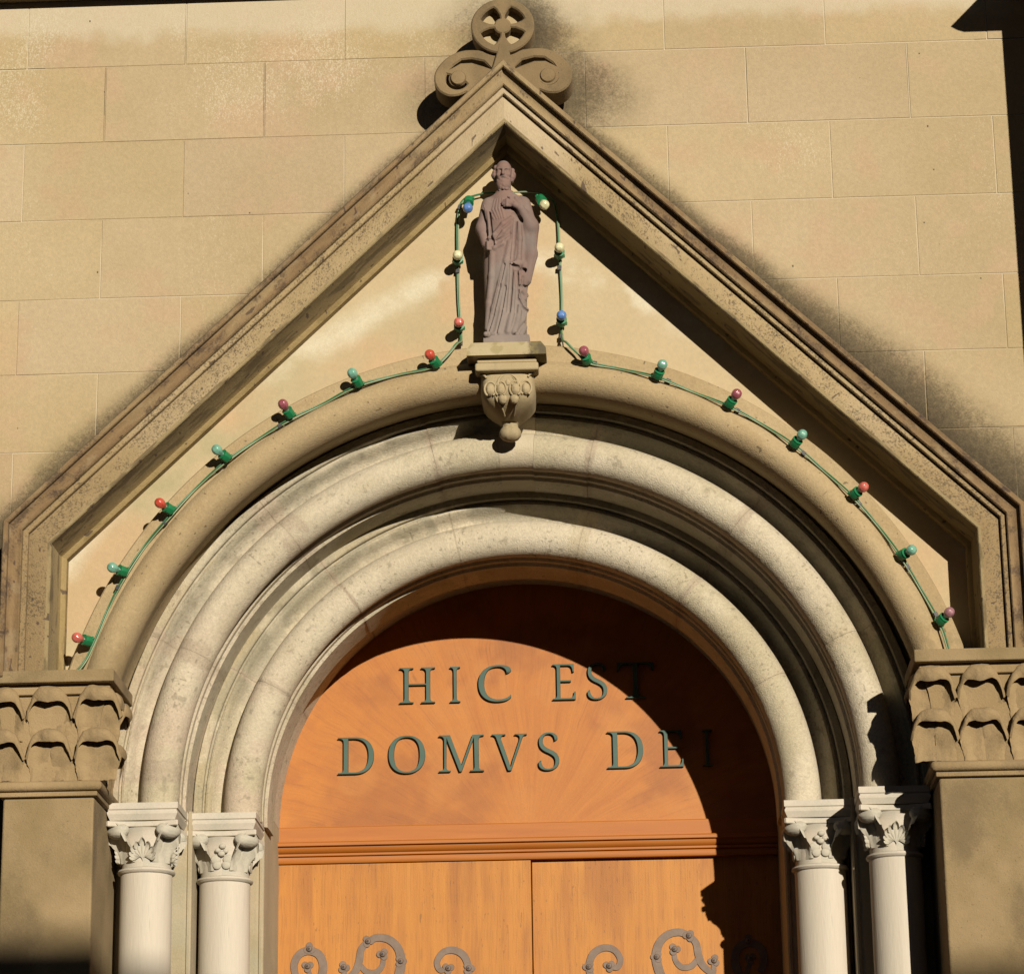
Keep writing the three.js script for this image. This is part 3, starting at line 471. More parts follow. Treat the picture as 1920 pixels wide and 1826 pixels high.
for (const [x, z, kind, label] of colSpec) {
  const t = thing('white_column', label, 'column'), y0 = kind ? 0.010 : 0.006;
  t.position.set(x, y0, z);
  part('shaft', lathe([[0, 0.25], [0.118, 0.25], [0.118, 0.27], [0.1135, 0.30], [0.1125, 2.4], [0.1105, 3.806], [0, 3.806]], 56), whiteMat, t);
  part('column_base', [lathe([[0, 0.1], [0.16, 0.1], [0.165, 0.14], [0.15, 0.17], [0.135, 0.18], [0.14, 0.21], [0.125, 0.25], [0, 0.25]]), box(-0.165, 0.165, 0, 0.1, -0.165, 0.165)], whiteMat, t);
  part('astragal', lathe([[0, 3.8065], [0.112, 3.8065], [0.120, 3.811], [0.1235, 3.819], [0.120, 3.827], [0.108, 3.831], [0, 3.831]], 56), whiteMat, t);
  part('bell', lathe([[0.106, 3.8315], [0.104, 3.86], [0.106, 3.90], [0.113, 3.94], [0.124, 3.975], [0.134, 3.996], [0.10, 3.998], [0, 3.998]], 56), whiteMat, t);
  for (let q = 0; q < 4; q++) {
    const a = (q + 0.5) * Math.PI / 2;
    part('corner_leaf', place(volute, Math.sin(a) * 0.103, 3.852, Math.cos(a) * 0.103, a, 0.006), whiteMat, t);
    const b = q * Math.PI / 2; part(kind ? 'trefoil_leaf' : 'acanthus_leaf', place(kind ? threeLobe : acanthus, Math.sin(b) * 0.101, 3.838, Math.cos(b) * 0.101, b), whiteMat, t);
  }
  const con = []; for (let q = 0; q < 4; q++) for (let k = -4; k <= 4; k++) { const u = k / 4, d = 0.128 + 0.022 * u * u, p = [u * 0.145, d], a = q * Math.PI / 2; con.push([p[0] * Math.cos(a) + p[1] * Math.sin(a), -p[0] * Math.sin(a) + p[1] * Math.cos(a)]); }
  { const g = new THREE.ExtrudeGeometry(new THREE.Shape(con.map(p => new THREE.Vector2(...p))), { depth: 0.018, bevelEnabled: true, bevelSize: 0.003, bevelThickness: 0.003, bevelSegments: 1 }); g.rotateX(-Math.PI / 2); g.translate(0, 4.001, 0); part('curved_abacus', flat(g), whiteMat, t); }
  const sq = (h, y) => [[-h, y, -h], [-h, y, h], [h, y, h], [h, y, -h]], pos = [], P = [[0.10, 4.0245], [0.139, 4.0245], [0.150, 4.050], [0.1505, 4.058], [0.146, 4.064], [0.147, 4.068], [0.152, 4.071], [0.1525, 4.0975], [0.10, 4.0980]];
  for (let i = 0; i + 1 < P.length; i++) { const a = sq(...P[i]), b = sq(...P[i + 1]); for (let k = 0; k < 4; k++) { const m = (k + 1) % 4; pos.push(...a[k], ...a[m], ...b[m], ...a[k], ...b[m], ...b[k]); } }
  const top = sq(0.10, 4.098); pos.push(...top[0], ...top[1], ...top[2], ...top[0], ...top[2], ...top[3]);
  const g = new THREE.BufferGeometry(); g.setAttribute('position', new THREE.Float32BufferAttribute(pos, 3)); g.computeVertexNormals(); part('impost_block', boxUV(g), whiteMat, t);
}

// ------------------------------------------------------------------ lettered panel, transom and door leaves
const panel = thing('lettered_panel', 'half-round orange wood panel with two lines of green capital letters', 'door panel');
panel.position.set(0, 0.018, -0.1);
{
  const pts = [[-1.17, 4.10]]; for (let a = 180; a >= 0; a -= 4) pts.push([1.17 * Math.cos(a * DEG), 4.18 + 1.17 * Math.sin(a * DEG)]); pts.push([1.17, 4.10]);
  part('panel_board', extrude(pts.reverse(), -1.16, -1.10, 0), woodPanelMat, panel);
  const bar = (name, prof) => part(name, sweep(prof.map(([y, z]) => [z, y]), 2, ([z, y], j) => [j ? -1.16 : 1.16, y, z], (s, j) => [j ? -1.16 : 1.16, s]), trimMat, panel);
  bar('fascia_board', [[4.105, -1.13], [4.105, -1.082], [4.176, -1.082], [4.180, -1.086], [4.181, -1.13]]);
  bar('cornice_moulding', [[4.0825, -1.13], [4.0825, -1.040], [4.085, -1.036], [4.098, -1.036], [4.1045, -1.044], [4.1048, -1.13]]);
  bar('cornice_moulding', [[4.0525, -1.13], [4.0525, -1.070], [4.058, -1.060], [4.069, -1.052], [4.0822, -1.050], [4.0822, -1.13]]);
  bar('cornice_moulding', [[4.0395, -1.13], [4.0395, -1.060], [4.042, -1.057], [4.050, -1.057], [4.0522, -1.060], [4.0522, -1.13]]);
  bar('cornice_moulding', [[4.008, -1.13], [4.008, -1.072], [4.012, -1.069], [4.034, -1.068], [4.0392, -1.071], [4.0392, -1.13]]);
  const font = await new FontLoader().loadAsync('fonts/droid/droid_serif_regular.typeface.json');
  const rows = [['HICEST', [[-0.588, -0.422], [-0.351, -0.304], [-0.219, -0.065], [0.129, 0.236], [0.291, 0.383], [0.430, 0.602]], 4.755, 4.925], ['DOMVSDEI', [[-0.876, -0.709], [-0.640, -0.470], [-0.405, -0.197], [-0.159, 0.004], [0.057, 0.153], [0.377, 0.543], [0.621, 0.729], [0.817, 0.862]], 4.425, 4.598]];
  for (const [word, spans, y0, y1] of rows) [...word].forEach((ch, i) => {
    let g = new TextGeometry(ch, { font, size: 1, depth: 0.1, curveSegments: 8, bevelEnabled: true, bevelSize: 0.006, bevelOffset: -0.020, bevelThickness: 0.008, bevelSegments: 1 }); g.computeBoundingBox(); const b = g.boundingBox, round = /[OCS]/.test(ch) ? 0.003 : 0;
    g.translate(-b.min.x, -b.min.y, -b.min.z); g.scale((spans[i][1] - spans[i][0]) / (b.max.x - b.min.x), (y1 - y0 + 2 * round) / (b.max.y - b.min.y), 0.020 / (b.max.z - b.min.z)); g.translate(spans[i][0], y0 - round, -1.1005);
    part('letter', flat(g), letterMat, panel);
  });
}
function ribbon(ctrl, z, th) {                            // iron strap of varying width along a curve: control points (x, y, half width)
  const c = new THREE.CatmullRomCurve3(ctrl.map(p => new THREE.Vector3(...p))), P = c.getPoints(ctrl.length * 7), l = [], r = [];
  P.forEach((p, i) => { const a = P[Math.max(0, i - 1)], b = P[Math.min(P.length - 1, i + 1)], d = new THREE.Vector2(b.x - a.x, b.y - a.y).normalize(); l.push([p.x - d.y * p.z, p.y + d.x * p.z]); r.unshift([p.x + d.y * p.z, p.y - d.x * p.z]); });
  return extrude([...l, ...r], z, z + th, 0.0012);
}
const lobe = (x, y, r, z, th) => extrude(Array.from({ length: 20 }, (_, i) => [x + r * Math.cos(i * Math.PI / 10), y + r * Math.sin(i * Math.PI / 10)]), z, z + th, 0.0012);
for (const s of [-1, 1]) {
  const z = s < 0 ? -1.084 : -1.108;
  const t = thing('door_leaf', s < 0 ? 'sunlit orange wooden door leaf left of the centre joint' : 'orange wooden door leaf right of the centre joint, partly shaded', 'door');
  t.position.set(s < 0 ? -0.008 : 0.001, 0.0155, -0.1);
  part('leaf_board', s < 0 ? box(-1.15, 0.021, 0.02, 4.020, -1.15, z, 0.004) : box(0.016, 1.15, 0.02, 4.020, -1.17, z, 0.004), woodMat, t);
  const m = pts => pts.map(([x, y, w]) => [-s * x, y, w]), th = 0.006;
  const rivet = (x, y, iron) => { const g = lathe([[0.0135, 0], [0.0135, 0.004], [0.0115, 0.009], [0.007, 0.0125], [0, 0.014]], 18); g.rotateX(Math.PI / 2); g.translate(-s * x, y, z + th); part('rivet', flat(g), ironMat, iron); const h = lathe([[0.0048, 0], [0.0048, 0.0165], [0, 0.018]], 10); h.rotateX(Math.PI / 2); h.translate(-s * x, y, z + th); part('rivet', flat(h), clipMat, iron); };
  const clover = (x, y, a0 = 0) => [0, 1, 2].map(k => { const a = a0 + k * 2.094; return lobe(-s * (x + 0.0135 * Math.cos(a)), y + 0.0135 * Math.sin(a), 0.0155, z, th + 0.0005 * (k + 1)); });
  const A = part('iron_scroll', [ribbon(m([[-1.045, 3.478, 0.015], [-1.062, 3.515, 0.016], [-1.063, 3.560, 0.017], [-1.040, 3.598, 0.018], [-0.998, 3.612, 0.019], [-0.955, 3.596, 0.019], [-0.934, 3.555, 0.019], [-0.938, 3.50, 0.019], [-0.962, 3.45, 0.017], [-1.0, 3.41, 0.015]]), z, th), ribbon(m([[-0.96, 3.43, 0.012], [-0.985, 3.48, 0.011], [-1.003, 3.535, 0.010]]), z, th - 0.0007), ...clover(-0.996, 3.622, 1.57), ...clover(-1.003, 3.541, 0.5)], ironMat, t);
  rivet(-0.996, 3.620, A); rivet(-1.003, 3.541, A);
  const B = part('iron_scroll', [ribbon(m([[-0.727, 3.649, 0.016], [-0.685, 3.666, 0.017], [-0.63, 3.655, 0.018], [-0.590, 3.615, 0.019], [-0.576, 3.555, 0.021], [-0.588, 3.49, 0.021], [-0.62, 3.42, 0.018]]), z, th), ribbon(m([[-0.730, 3.650, 0.014], [-0.758, 3.615, 0.016], [-0.768, 3.56, 0.017], [-0.785, 3.515, 0.017], [-0.83, 3.48, 0.014], [-0.836, 3.53, 0.010]]), z, th - 0.0007), ribbon(m([[-0.765, 3.545, 0.012], [-0.735, 3.512, 0.014], [-0.69, 3.508, 0.014], [-0.662, 3.54, 0.012], [-0.658, 3.585, 0.010]]), z, th - 0.0014), ...clover(-0.727, 3.649, 2.2), ...clover(-0.660, 3.589, 1.0), ...clover(-0.578, 3.556, 0), ...clover(-0.838, 3.534, 1.9)], ironMat, t);
  for (const q of [[-0.727, 3.649], [-0.660, 3.589], [-0.578, 3.556], [-0.838, 3.534]]) rivet(...q, B);
  const C = part('iron_scroll', [ribbon(m([[-0.361, 3.517, 0.010], [-0.398, 3.512, 0.013], [-0.412, 3.548, 0.014], [-0.385, 3.592, 0.015], [-0.338, 3.602, 0.016], [-0.292, 3.578, 0.017], [-0.270, 3.52, 0.016], [-0.285, 3.44, 0.016]]), z, th), ...clover(-0.361, 3.519, 0.4), ...clover(-0.268, 3.517, 0)], ironMat, t);
  rivet(-0.361, 3.519, C); rivet(-0.268, 3.517, C);
}

// ------------------------------------------------------------------ corbel under the statue
const corbel = thing('statue_corbel', 'carved stone bracket with a round knob carrying the statue over the arch', 'corbel');
{
  part('top_slab', [(() => { const P = [[0.172, 5.9735, 0.25], [0.172, 6.002, 0.25], [0.168, 6.010, 0.246], [0.150, 6.040, 0.226]], pos = [], ring = ([h, y, z]) => [[-0.009 - h, y, -0.03], [-0.009 - h, y, z], [-0.009 + h, y, z], [-0.009 + h, y, -0.03]];
    for (let i = 0; i + 1 < P.length; i++) { const a = ring(P[i]), b = ring(P[i + 1]); for (let k = 0; k < 4; k++) { const m = (k + 1) % 4; pos.push(...a[k], ...a[m], ...b[m], ...a[k], ...b[m], ...b[k]); } }
    for (const [q, f] of [[ring(P[0]), 1], [ring(P[3]), 0]]) f ? pos.push(...q[0], ...q[2], ...q[1], ...q[0], ...q[3], ...q[2]) : pos.push(...q[0], ...q[1], ...q[2], ...q[0], ...q[2], ...q[3]);
    const g = new THREE.BufferGeometry(); g.setAttribute('position', new THREE.Float32BufferAttribute(pos, 3)); g.computeVertexNormals(); return boxUV(g); })()], slabMat, corbel);
  part('moulding', [box(-0.139, 0.121, 5.950, 5.9732, -0.02, 0.212, 0.008), box(-0.147, 0.129, 5.912, 5.9497, -0.02, 0.222, 0.010)], corbelMat, corbel);
  const lv = [[5.9118, 0.122, 0.19], [5.885, 0.120, 0.185], [5.85, 0.121, 0.183], [5.81, 0.112, 0.176], [5.790, 0.097, 0.152], [5.771, 0.075, 0.120], [5.757, 0.055, 0.086], [5.748, 0.042, 0.058], [5.742, 0.034, 0.036]], pos = [];
  const ring = ([y, h, z]) => Array.from({ length: 25 }, (_, i) => { const f = i / 24 * Math.PI, c = Math.cos(f), sn = Math.sin(f); return [-0.009 - h * Math.sign(c) * Math.abs(c) ** 0.35, y, -0.05 + (z + 0.05) * sn ** 0.35]; });
  for (let i = 0; i + 1 < lv.length; i++) { const a = ring(lv[i]), b = ring(lv[i + 1]); for (let k = 0; k < 24; k++) pos.push(...a[k], ...b[k], ...b[k + 1], ...a[k], ...b[k + 1], ...a[k + 1]); }
  { const g = new THREE.BufferGeometry(); g.setAttribute('position', new THREE.Float32BufferAttribute(pos, 3)); part('bracket', boxUV(toCreasedNormals(g, 0.9)), corbelMat, corbel); }
  const ball = (x, y, z, rx, ry, rz) => { const g = new THREE.SphereGeometry(1, 20, 14); g.scale(rx, ry, rz); g.translate(x, y, z); return flat(toCreasedNormals(g.toNonIndexed(), 1.5)); };
  const hoop = (x, y, z, rx, ry, r, a0 = 0, a1 = 360) => { const c = new THREE.CatmullRomCurve3(Array.from({ length: 25 }, (_, i) => { const a = (a0 + (a1 - a0) * i / 24) * DEG; return new THREE.Vector3(x + rx * Math.cos(a), y + ry * Math.sin(a), z); })); return flat(new THREE.TubeGeometry(c, 40, r, 6)); };
  for (const [x, y, z] of [[-0.083, 5.838, 0.172], [-0.038, 5.838, 0.174], [0.026, 5.838, 0.174], [0.071, 5.840, 0.172]]) part('carved_berry', [ball(x, y, z, 0.0215, 0.029, 0.027), hoop(x, y + 0.003, z + 0.010, 0.0245, 0.033, 0.005, -60, 240)], corbelMat, corbel);
  for (const [x, y, z] of [[-0.030, 5.800, 0.166], [0.020, 5.800, 0.166]]) part('carved_berry', ball(x, y, z, 0.020, 0.024, 0.022), corbelMat, corbel);
  part('carved_ring', [hoop(-0.006, 5.862, 0.184, 0.044, 0.044, 0.006, -10, 190), hoop(-0.006, 5.866, 0.184, 0.033, 0.032, 0.003, 0, 180), ball(-0.008, 5.868, 0.179, 0.013, 0.016, 0.011), ball(0.010, 5.860, 0.179, 0.01, 0.01, 0.01)], corbelMat, corbel);
  for (const s of [-1, 1]) part('corner_curl', hoop(-0.009 + s * 0.118, 5.892, 0.182, 0.026, 0.018, 0.005, s > 0 ? 90 : 0, s > 0 ? 180 : 90), corbelMat, corbel);
  for (const s of [-1, 1]) part('carved_stem', flat(new THREE.TubeGeometry(new THREE.CatmullRomCurve3([[0.020, 5.752, 0.075], [0.030, 5.772, 0.128], [0.052, 5.80, 0.168], [0.058, 5.83, 0.183]].map(([x, y, z]) => new THREE.Vector3(-0.006 + s * x, y, z))), 20, 0.004, 6)), corbelMat, corbel);
  { const g = lathe([[0, 5.640], [0.018, 5.642], [0.036, 5.650], [0.047, 5.664], [0.049, 5.680], [0.043, 5.694], [0.036, 5.701], [0.035, 5.716], [0.040, 5.722], [0, 5.724]], 32); g.translate(-0.006, 0.023, -0.012); part('knob', flat(g), corbelMat, corbel); }
}

// ------------------------------------------------------------------ statue: a distance field meshed as one figure
const statue = thing('saint_statue', 'brown stone statue of a bearded robed man with one hand on his chest', 'statue');
statue.position.set(-0.008, 6.041, 0.125);
statue.scale.set(0.97, 1.035, 0.97);
{
  const cap = (x, y, z, a, b, ra, rb) => { const px = x - a[0], py = y - a[1], pz = z - a[2], bx = b[0] - a[0], by = b[1] - a[1], bz = b[2] - a[2]; const h = clamp((px * bx + py * by + pz * bz) / (bx * bx + by * by + bz * bz)); return Math.hypot(px - bx * h, py - by * h, pz - bz * h) - (ra + (rb - ra) * h); };
  const smin = (a, b, k) => { const h = clamp(0.5 + 0.5 * (b - a) / k); return mix(b, a, h) - k * h * (1 - h); };
  const ell = (x, y, z, c, r) => { const dx = (x - c[0]) / r[0], dy = (y - c[1]) / r[1], dz = (z - c[2]) / r[2], k = Math.hypot(dx, dy, dz); return (k - 1) * Math.min(r[0], r[1], r[2]); };
  // image-like plan of the figure: x to the viewer's right, y up from the plinth's foot
  const rows = [[0.03, -0.002, 0.096, 0.066], [0.10, -0.004, 0.092, 0.062], [0.22, -0.004, 0.096, 0.062], [0.36, 0.000, 0.103, 0.066], [0.46, 0.006, 0.108, 0.068], [0.56, 0.006, 0.106, 0.068], [0.63, 0.004, 0.094, 0.062], [0.685, 0.000, 0.072, 0.050], [0.715, -0.003, 0.040, 0.040]];
  const at = y => { let i = 0; while (i < rows.length - 2 && y > rows[i + 1][0]) i++; const a = rows[i], b = rows[i + 1], t = clamp((y - a[0]) / (b[0] - a[0])), e = t * t * (3 - 2 * t); return [mix(a[1], b[1], e), mix(a[2], b[2], e), mix(a[3], b[3], e)]; };
  const trunk = (x, y, z) => { const [cx, rx, rz] = at(y), k = Math.hypot((x - cx) / rx, z / rz); return Math.max((k - 1) * Math.min(rx, rz) * 0.9, 0.028 - y, y - 0.715); };
  const surf = (x, y) => { const [cx, rx, rz] = at(y), q = 1 - ((x - cx) / rx) ** 2; return rz * Math.sqrt(Math.max(0.05, q)); };
  const chains = [], cuts = [];
  const chain = (pts, r0, r1, lift = 0) => { for (let i = 0; i + 1 < pts.length; i++) { const a = pts[i], b = pts[i + 1], m = pts.length - 1; chains.push([[a[0], a[1], (a[2] ?? surf(a[0], a[1])) + lift], [b[0], b[1], (b[2] ?? surf(b[0], b[1])) + lift], mix(r0, r1, i / m), mix(r0, r1, (i + 1) / m)]); } };
  const cut = (pts, r0, r1, lift = 0.004) => { for (let i = 0; i + 1 < pts.length; i++) { const a = pts[i], b = pts[i + 1], m = pts.length - 1; cuts.push([[a[0], a[1], surf(a[0], a[1]) + lift], [b[0], b[1], surf(b[0], b[1]) + lift], 1.3 * mix(r0, r1, i / m), 1.3 * mix(r0, r1, (i + 1) / m)]); } };
  // arms
  const arms = [[[-0.078, 0.655, 0.01], [-0.105, 0.54, 0.030], 0.032, 0.029], [[-0.105, 0.54, 0.030], [-0.090, 0.458, 0.058], 0.029, 0.019], [[0.082, 0.655, 0.008], [0.112, 0.545, 0.030], 0.034, 0.032], [[0.112, 0.545, 0.030], [0.072, 0.612, 0.075], 0.030, 0.0175],
    [[0.118, 0.55, 0.012], [0.112, 0.42, 0.022], 0.034, 0.026], [[0.118, 0.42, 0.022], [0.094, 0.30, 0.03], 0.026, 0.020]];
  // mantle edges and long folds sweeping down
  chain([[0.040, 0.580], [0.036, 0.47], [0.024, 0.37], [0.012, 0.30]], 0.012, 0.006, -0.002); chain([[0.062, 0.58], [0.066, 0.48], [0.060, 0.39], [0.050, 0.372]], 0.010, 0.008, 0.002); chain([[0.092, 0.56], [0.100, 0.46], [0.104, 0.37]], 0.011, 0.009, 0);
  chain([[0.026, 0.372], [0.045, 0.362], [0.068, 0.368], [0.098, 0.366]], 0.010, 0.010, 0.004); chain([[0.030, 0.365], [0.050, 0.328], [0.078, 0.318], [0.100, 0.300]], 0.008, 0.008, 0.004); chain([[0.058, 0.36], [0.060, 0.30], [0.054, 0.23], [0.062, 0.185], [0.092, 0.170]], 0.009, 0.007, 0.002); chain([[0.082, 0.355], [0.084, 0.29], [0.086, 0.22]], 0.009, 0.008, 0.003); chain([[0.070, 0.25], [0.094, 0.235]], 0.008, 0.006, 0.003);
  chain([[-0.072, 0.432], [-0.05, 0.440], [-0.012, 0.456]], 0.010, 0.007, 0.003); chain([[0.020, 0.46], [0.004, 0.38], [-0.024, 0.28], [-0.056, 0.17], [-0.078, 0.06]], 0.014, 0.013, -0.005); chain([[-0.062, 0.42], [-0.066, 0.32], [-0.080, 0.20], [-0.088, 0.09]], 0.013, 0.013, -0.004); chain([[0.016, 0.36], [0.006, 0.26], [-0.016, 0.15], [-0.036, 0.06]], 0.012, 0.014, -0.005);
  chain([[0.032, 0.34], [0.036, 0.25], [0.026, 0.15], [0.006, 0.06]], 0.010, 0.013, -0.003); chain([[0.060, 0.19], [0.052, 0.12], [0.034, 0.06]], 0.010, 0.013, -0.002); chain([[0.088, 0.17], [0.074, 0.12], [0.030, 0.058]], 0.009, 0.007, 0.001); chain([[0.080, 0.09], [0.064, 0.05]], 0.012, 0.012, 0);
  chain([[0.036, 0.575], [-0.01, 0.545], [-0.05, 0.50], [-0.075, 0.45]], 0.009, 0.008, 0.001); chain([[0.030, 0.545], [-0.008, 0.51], [-0.045, 0.465]], 0.007, 0.007, 0.001); chain([[0.02, 0.50], [-0.01, 0.47]], 0.006, 0.006, 0.001);
  for (const q of [-0.066, -0.050, -0.036, -0.022, -0.008]) chain([[q * 0.8 - 0.006, 0.665], [q - 0.006, 0.62], [q * 0.8 + 0.002, 0.575]], 0.005, 0.004, -0.001);
  chain([[-0.085, 0.66], [-0.080, 0.60], [-0.088, 0.55]], 0.008, 0.006, 0.006); chain([[0.05, 0.672], [0.085, 0.62], [0.11, 0.56]], 0.007, 0.006, 0.004);
  cut([[0.046, 0.565], [0.038, 0.45], [0.028, 0.36], [0.020, 0.25], [0.010, 0.15]], 0.008, 0.007, 0.002); cut([[-0.006, 0.36], [-0.030, 0.26], [-0.062, 0.14], [-0.082, 0.07]], 0.004, 0.006); cut([[0.048, 0.33], [0.050, 0.24], [0.042, 0.15]], 0.008, 0.006); cut([[-0.002, 0.26], [-0.022, 0.15], [-0.046, 0.06]], 0.004, 0.005); cut([[0.030, 0.352], [0.055, 0.345]], 0.009, 0.008, 0.008); cut([[0.074, 0.335], [0.096, 0.345]], 0.010, 0.008, 0.006); cut([[0.066, 0.262], [0.088, 0.270]], 0.007, 0.006, 0.006); cut([[0.056, 0.20], [0.072, 0.172], [0.094, 0.160]], 0.007, 0.006, 0.005); cut([[-0.075, 0.60], [-0.070, 0.52], [-0.058, 0.455]], 0.009, 0.008);
  cut([[0.040, 0.590], [0.058, 0.574], [0.092, 0.560]], 0.010, 0.010, 0.006); cut([[-0.040, 0.468], [-0.006, 0.482], [0.020, 0.50]], 0.006, 0.005, 0.003);
  // palm branch along his right forearm, and the fingers round it
  chain([[-0.078, 0.60, 0.072], [-0.071, 0.52, 0.080], [-0.069, 0.425, 0.084]], 0.007, 0.006); for (let k = 0; k < 6; k++) chain([[-0.078 + 0.001 * k, 0.60 - k * 0.012, 0.073], [-0.096 + 0.002 * k, 0.635 - k * 0.012, 0.070]], 0.004, 0.003);
  for (let k = 0; k < 4; k++) chain([[-0.090, 0.462 - k * 0.010, 0.070], [-0.080, 0.456 - k * 0.010, 0.090], [-0.064, 0.452 - k * 0.010, 0.088]], 0.0052, 0.0045); chain([[-0.088, 0.47, 0.066], [-0.076, 0.478, 0.086], [-0.066, 0.474, 0.09]], 0.005, 0.004);
  // his left hand laid on the chest: palm, four fingers, thumb
  chain([[0.072, 0.612, 0.075], [0.046, 0.628, 0.080], [0.022, 0.636, 0.078]], 0.013, 0.010); const tips = [[-0.006, 0.652], [-0.012, 0.643], [-0.011, 0.633], [-0.003, 0.624]]; tips.forEach(([x, y], k) => chain([[0.026, 0.646 - k * 0.0075, 0.080], [0.010, mix(0.648 - k * 0.008, y, 0.5), 0.082], [x, y, 0.072]], 0.0056, 0.0042)); chain([[0.038, 0.642, 0.080], [0.026, 0.660, 0.078], [0.014, 0.668, 0.070]], 0.0058, 0.0044);
  // feet under the hem
  chain([[-0.060, 0.045, 0.055], [-0.082, 0.038, 0.090], [-0.092, 0.036, 0.106]], 0.014, 0.011); chain([[0.040, 0.045, 0.055], [0.048, 0.038, 0.082]], 0.014, 0.012);
  const body = (x, y, z) => {
    let d = trunk(x, y, z); if (d > 0.09) { let far = d; for (const c of arms) far = Math.min(far, cap(x, y, z, ...c)); if (far > 0.05) return far; }
    for (const c of arms) d = smin(d, cap(x, y, z, ...c), 0.018);
    d = smin(d, cap(x, y, z, [-0.004, 0.69, 0.004], [-0.006, 0.755, 0.012], 0.034, 0.028), 0.02);
    for (const c of chains) { if (Math.abs(y - (c[0][1] + c[1][1]) / 2) > 0.1) continue; d = smin(d, cap(x, y, z, ...c), c[2] < 0.0065 ? 0.004 : 0.009); }
    for (const c of cuts) { if (Math.abs(y - (c[0][1] + c[1][1]) / 2) > 0.12) continue; d = -smin(-d, cap(x, y, z, ...c), 0.005); }
    return d;
  };
  const rnd = rng(91), curls = [], beard = [];
  for (const q of [-1, 1]) for (let i = 0; i < 16; i++) { const t = rnd(); curls.push([[-0.006 + q * (0.031 + 0.010 * Math.sin(t * 3.1) + 0.004 * rnd()), 0.826 - t * 0.058, -0.012 + 0.036 * rnd()], 0.0085 + 0.0045 * rnd()]); }
  for (let i = 0; i < 14; i++) { const a = Math.PI * (0.55 + 0.9 * i / 13); curls.push([[-0.006 + Math.sin(a + Math.PI / 2) * 0.001 + Math.cos(a) * 0.04, 0.80 + 0.02 * rnd(), 0.004 - Math.abs(Math.sin(a)) * 0.03], 0.012]); }
  for (let i = 0; i < 44; i++) { const u = rnd() * 2 - 1, v = rnd(); beard.push([[-0.006 + u * 0.034 * (1 - 0.4 * v * v), 0.766 - v * 0.056, 0.056 - u * u * 0.020 - 0.006 * v], 0.0055 + 0.0035 * rnd()]); }
  const head = (x, y, z) => {
    let d = ell(x, y, z, [-0.006, 0.812, 0.010], [0.038, 0.045, 0.044]);
    d = smin(d, ell(x, y, z, [-0.006, 0.786, 0.022], [0.035, 0.042, 0.034]), 0.012);
    d = smin(d, cap(x, y, z, [-0.004, 0.69, 0.004], [-0.006, 0.765, 0.012], 0.034, 0.030), 0.012);
    d = smin(d, cap(x, y, z, [-0.030, 0.809, 0.046], [-0.010, 0.807, 0.055], 0.006, 0.0055), 0.005); d = smin(d, cap(x, y, z, [0.018, 0.809, 0.046], [-0.002, 0.807, 0.055], 0.006, 0.0055), 0.005);
    for (const q of [-1, 1]) { const e = ell(x, y, z, [-0.006 + q * 0.016, 0.797, 0.057], [0.0115, 0.0075, 0.012]); d = -smin(-d, e, 0.003); d = smin(d, ell(x, y, z, [-0.006 + q * 0.016, 0.7955, 0.045], [0.0085, 0.005, 0.006]), 0.002); d = smin(d, ell(x, y, z, [-0.006 + q * 0.022, 0.781, 0.043], [0.011, 0.009, 0.010]), 0.007); d = smin(d, ell(x, y, z, [-0.006 + q * 0.041, 0.790, 0.012], [0.007, 0.013, 0.010]), 0.004); }
    d = smin(d, cap(x, y, z, [-0.006, 0.806, 0.054], [-0.006, 0.778, 0.071], 0.0048, 0.0082), 0.003);
    d = smin(d, ell(x, y, z, [-0.006, 0.744, 0.034], [0.034, 0.036, 0.027]), 0.006);
    for (const [c, r] of beard) { if (Math.abs(y - c[1]) < 0.03) d = smin(d, Math.hypot(x - c[0], y - c[1], z - c[2]) - r, 0.0022); }
    for (const [c, r] of curls) { if (Math.abs(y - c[1]) < 0.04) d = smin(d, Math.hypot(x - c[0], y - c[1], z - c[2]) - r, 0.003); }
    d = smin(d, cap(x, y, z, [-0.025, 0.762, 0.052], [-0.006, 0.7695, 0.063], 0.005, 0.006), 0.003); d = smin(d, cap(x, y, z, [0.013, 0.762, 0.052], [-0.006, 0.7695, 0.063], 0.005, 0.006), 0.003);
    d = -smin(-d, cap(x, y, z, [-0.018, 0.7585, 0.066], [0.006, 0.7585, 0.066], 0.004, 0.004), 0.002);
    return d;
  };
  const mesh = (f, n, lo, hi) => {
    const mc = new MarchingCubes(n, statueMat, false, false, 400000), H = [0, 1, 2].map(i => (hi[i] - lo[i]) / 2), C = [0, 1, 2].map(i => (hi[i] + lo[i]) / 2);
    for (let k = 0; k < n; k++) { const z = C[2] + (k - n / 2) / (n / 2) * H[2]; for (let j = 0; j < n; j++) { const y = C[1] + (j - n / 2) / (n / 2) * H[1]; for (let i = 0; i < n; i++) mc.field[(k * n + j) * n + i] = -f(C[0] + (i - n / 2) / (n / 2) * H[0], y, z); } }
    mc.isolation = 0; mc.update(); const cnt = mc.count, p = new Float32Array(cnt * 3);
    for (let i = 0; i < cnt; i++) for (let a = 0; a < 3; a++) p[i * 3 + a] = C[a] + mc.positionArray[i * 3 + a] * H[a];
    let g = new THREE.BufferGeometry(); g.setAttribute('position', new THREE.BufferAttribute(p, 3)); g = mergeVertices(g, 2e-5); g.computeVertexNormals(); return boxUV(g.toNonIndexed());
  };
  part('figure', [mesh(body, 132, [-0.185, 0.015, -0.09], [0.185, 0.725, 0.125]), mesh(head, 80, [-0.075, 0.695, -0.06], [0.063, 0.875, 0.095])], statueMat, statue);
  part('plinth', box(-0.105, 0.103, 0, 0.034, -0.085, 0.095, 0.004), statueMat, statue);
}

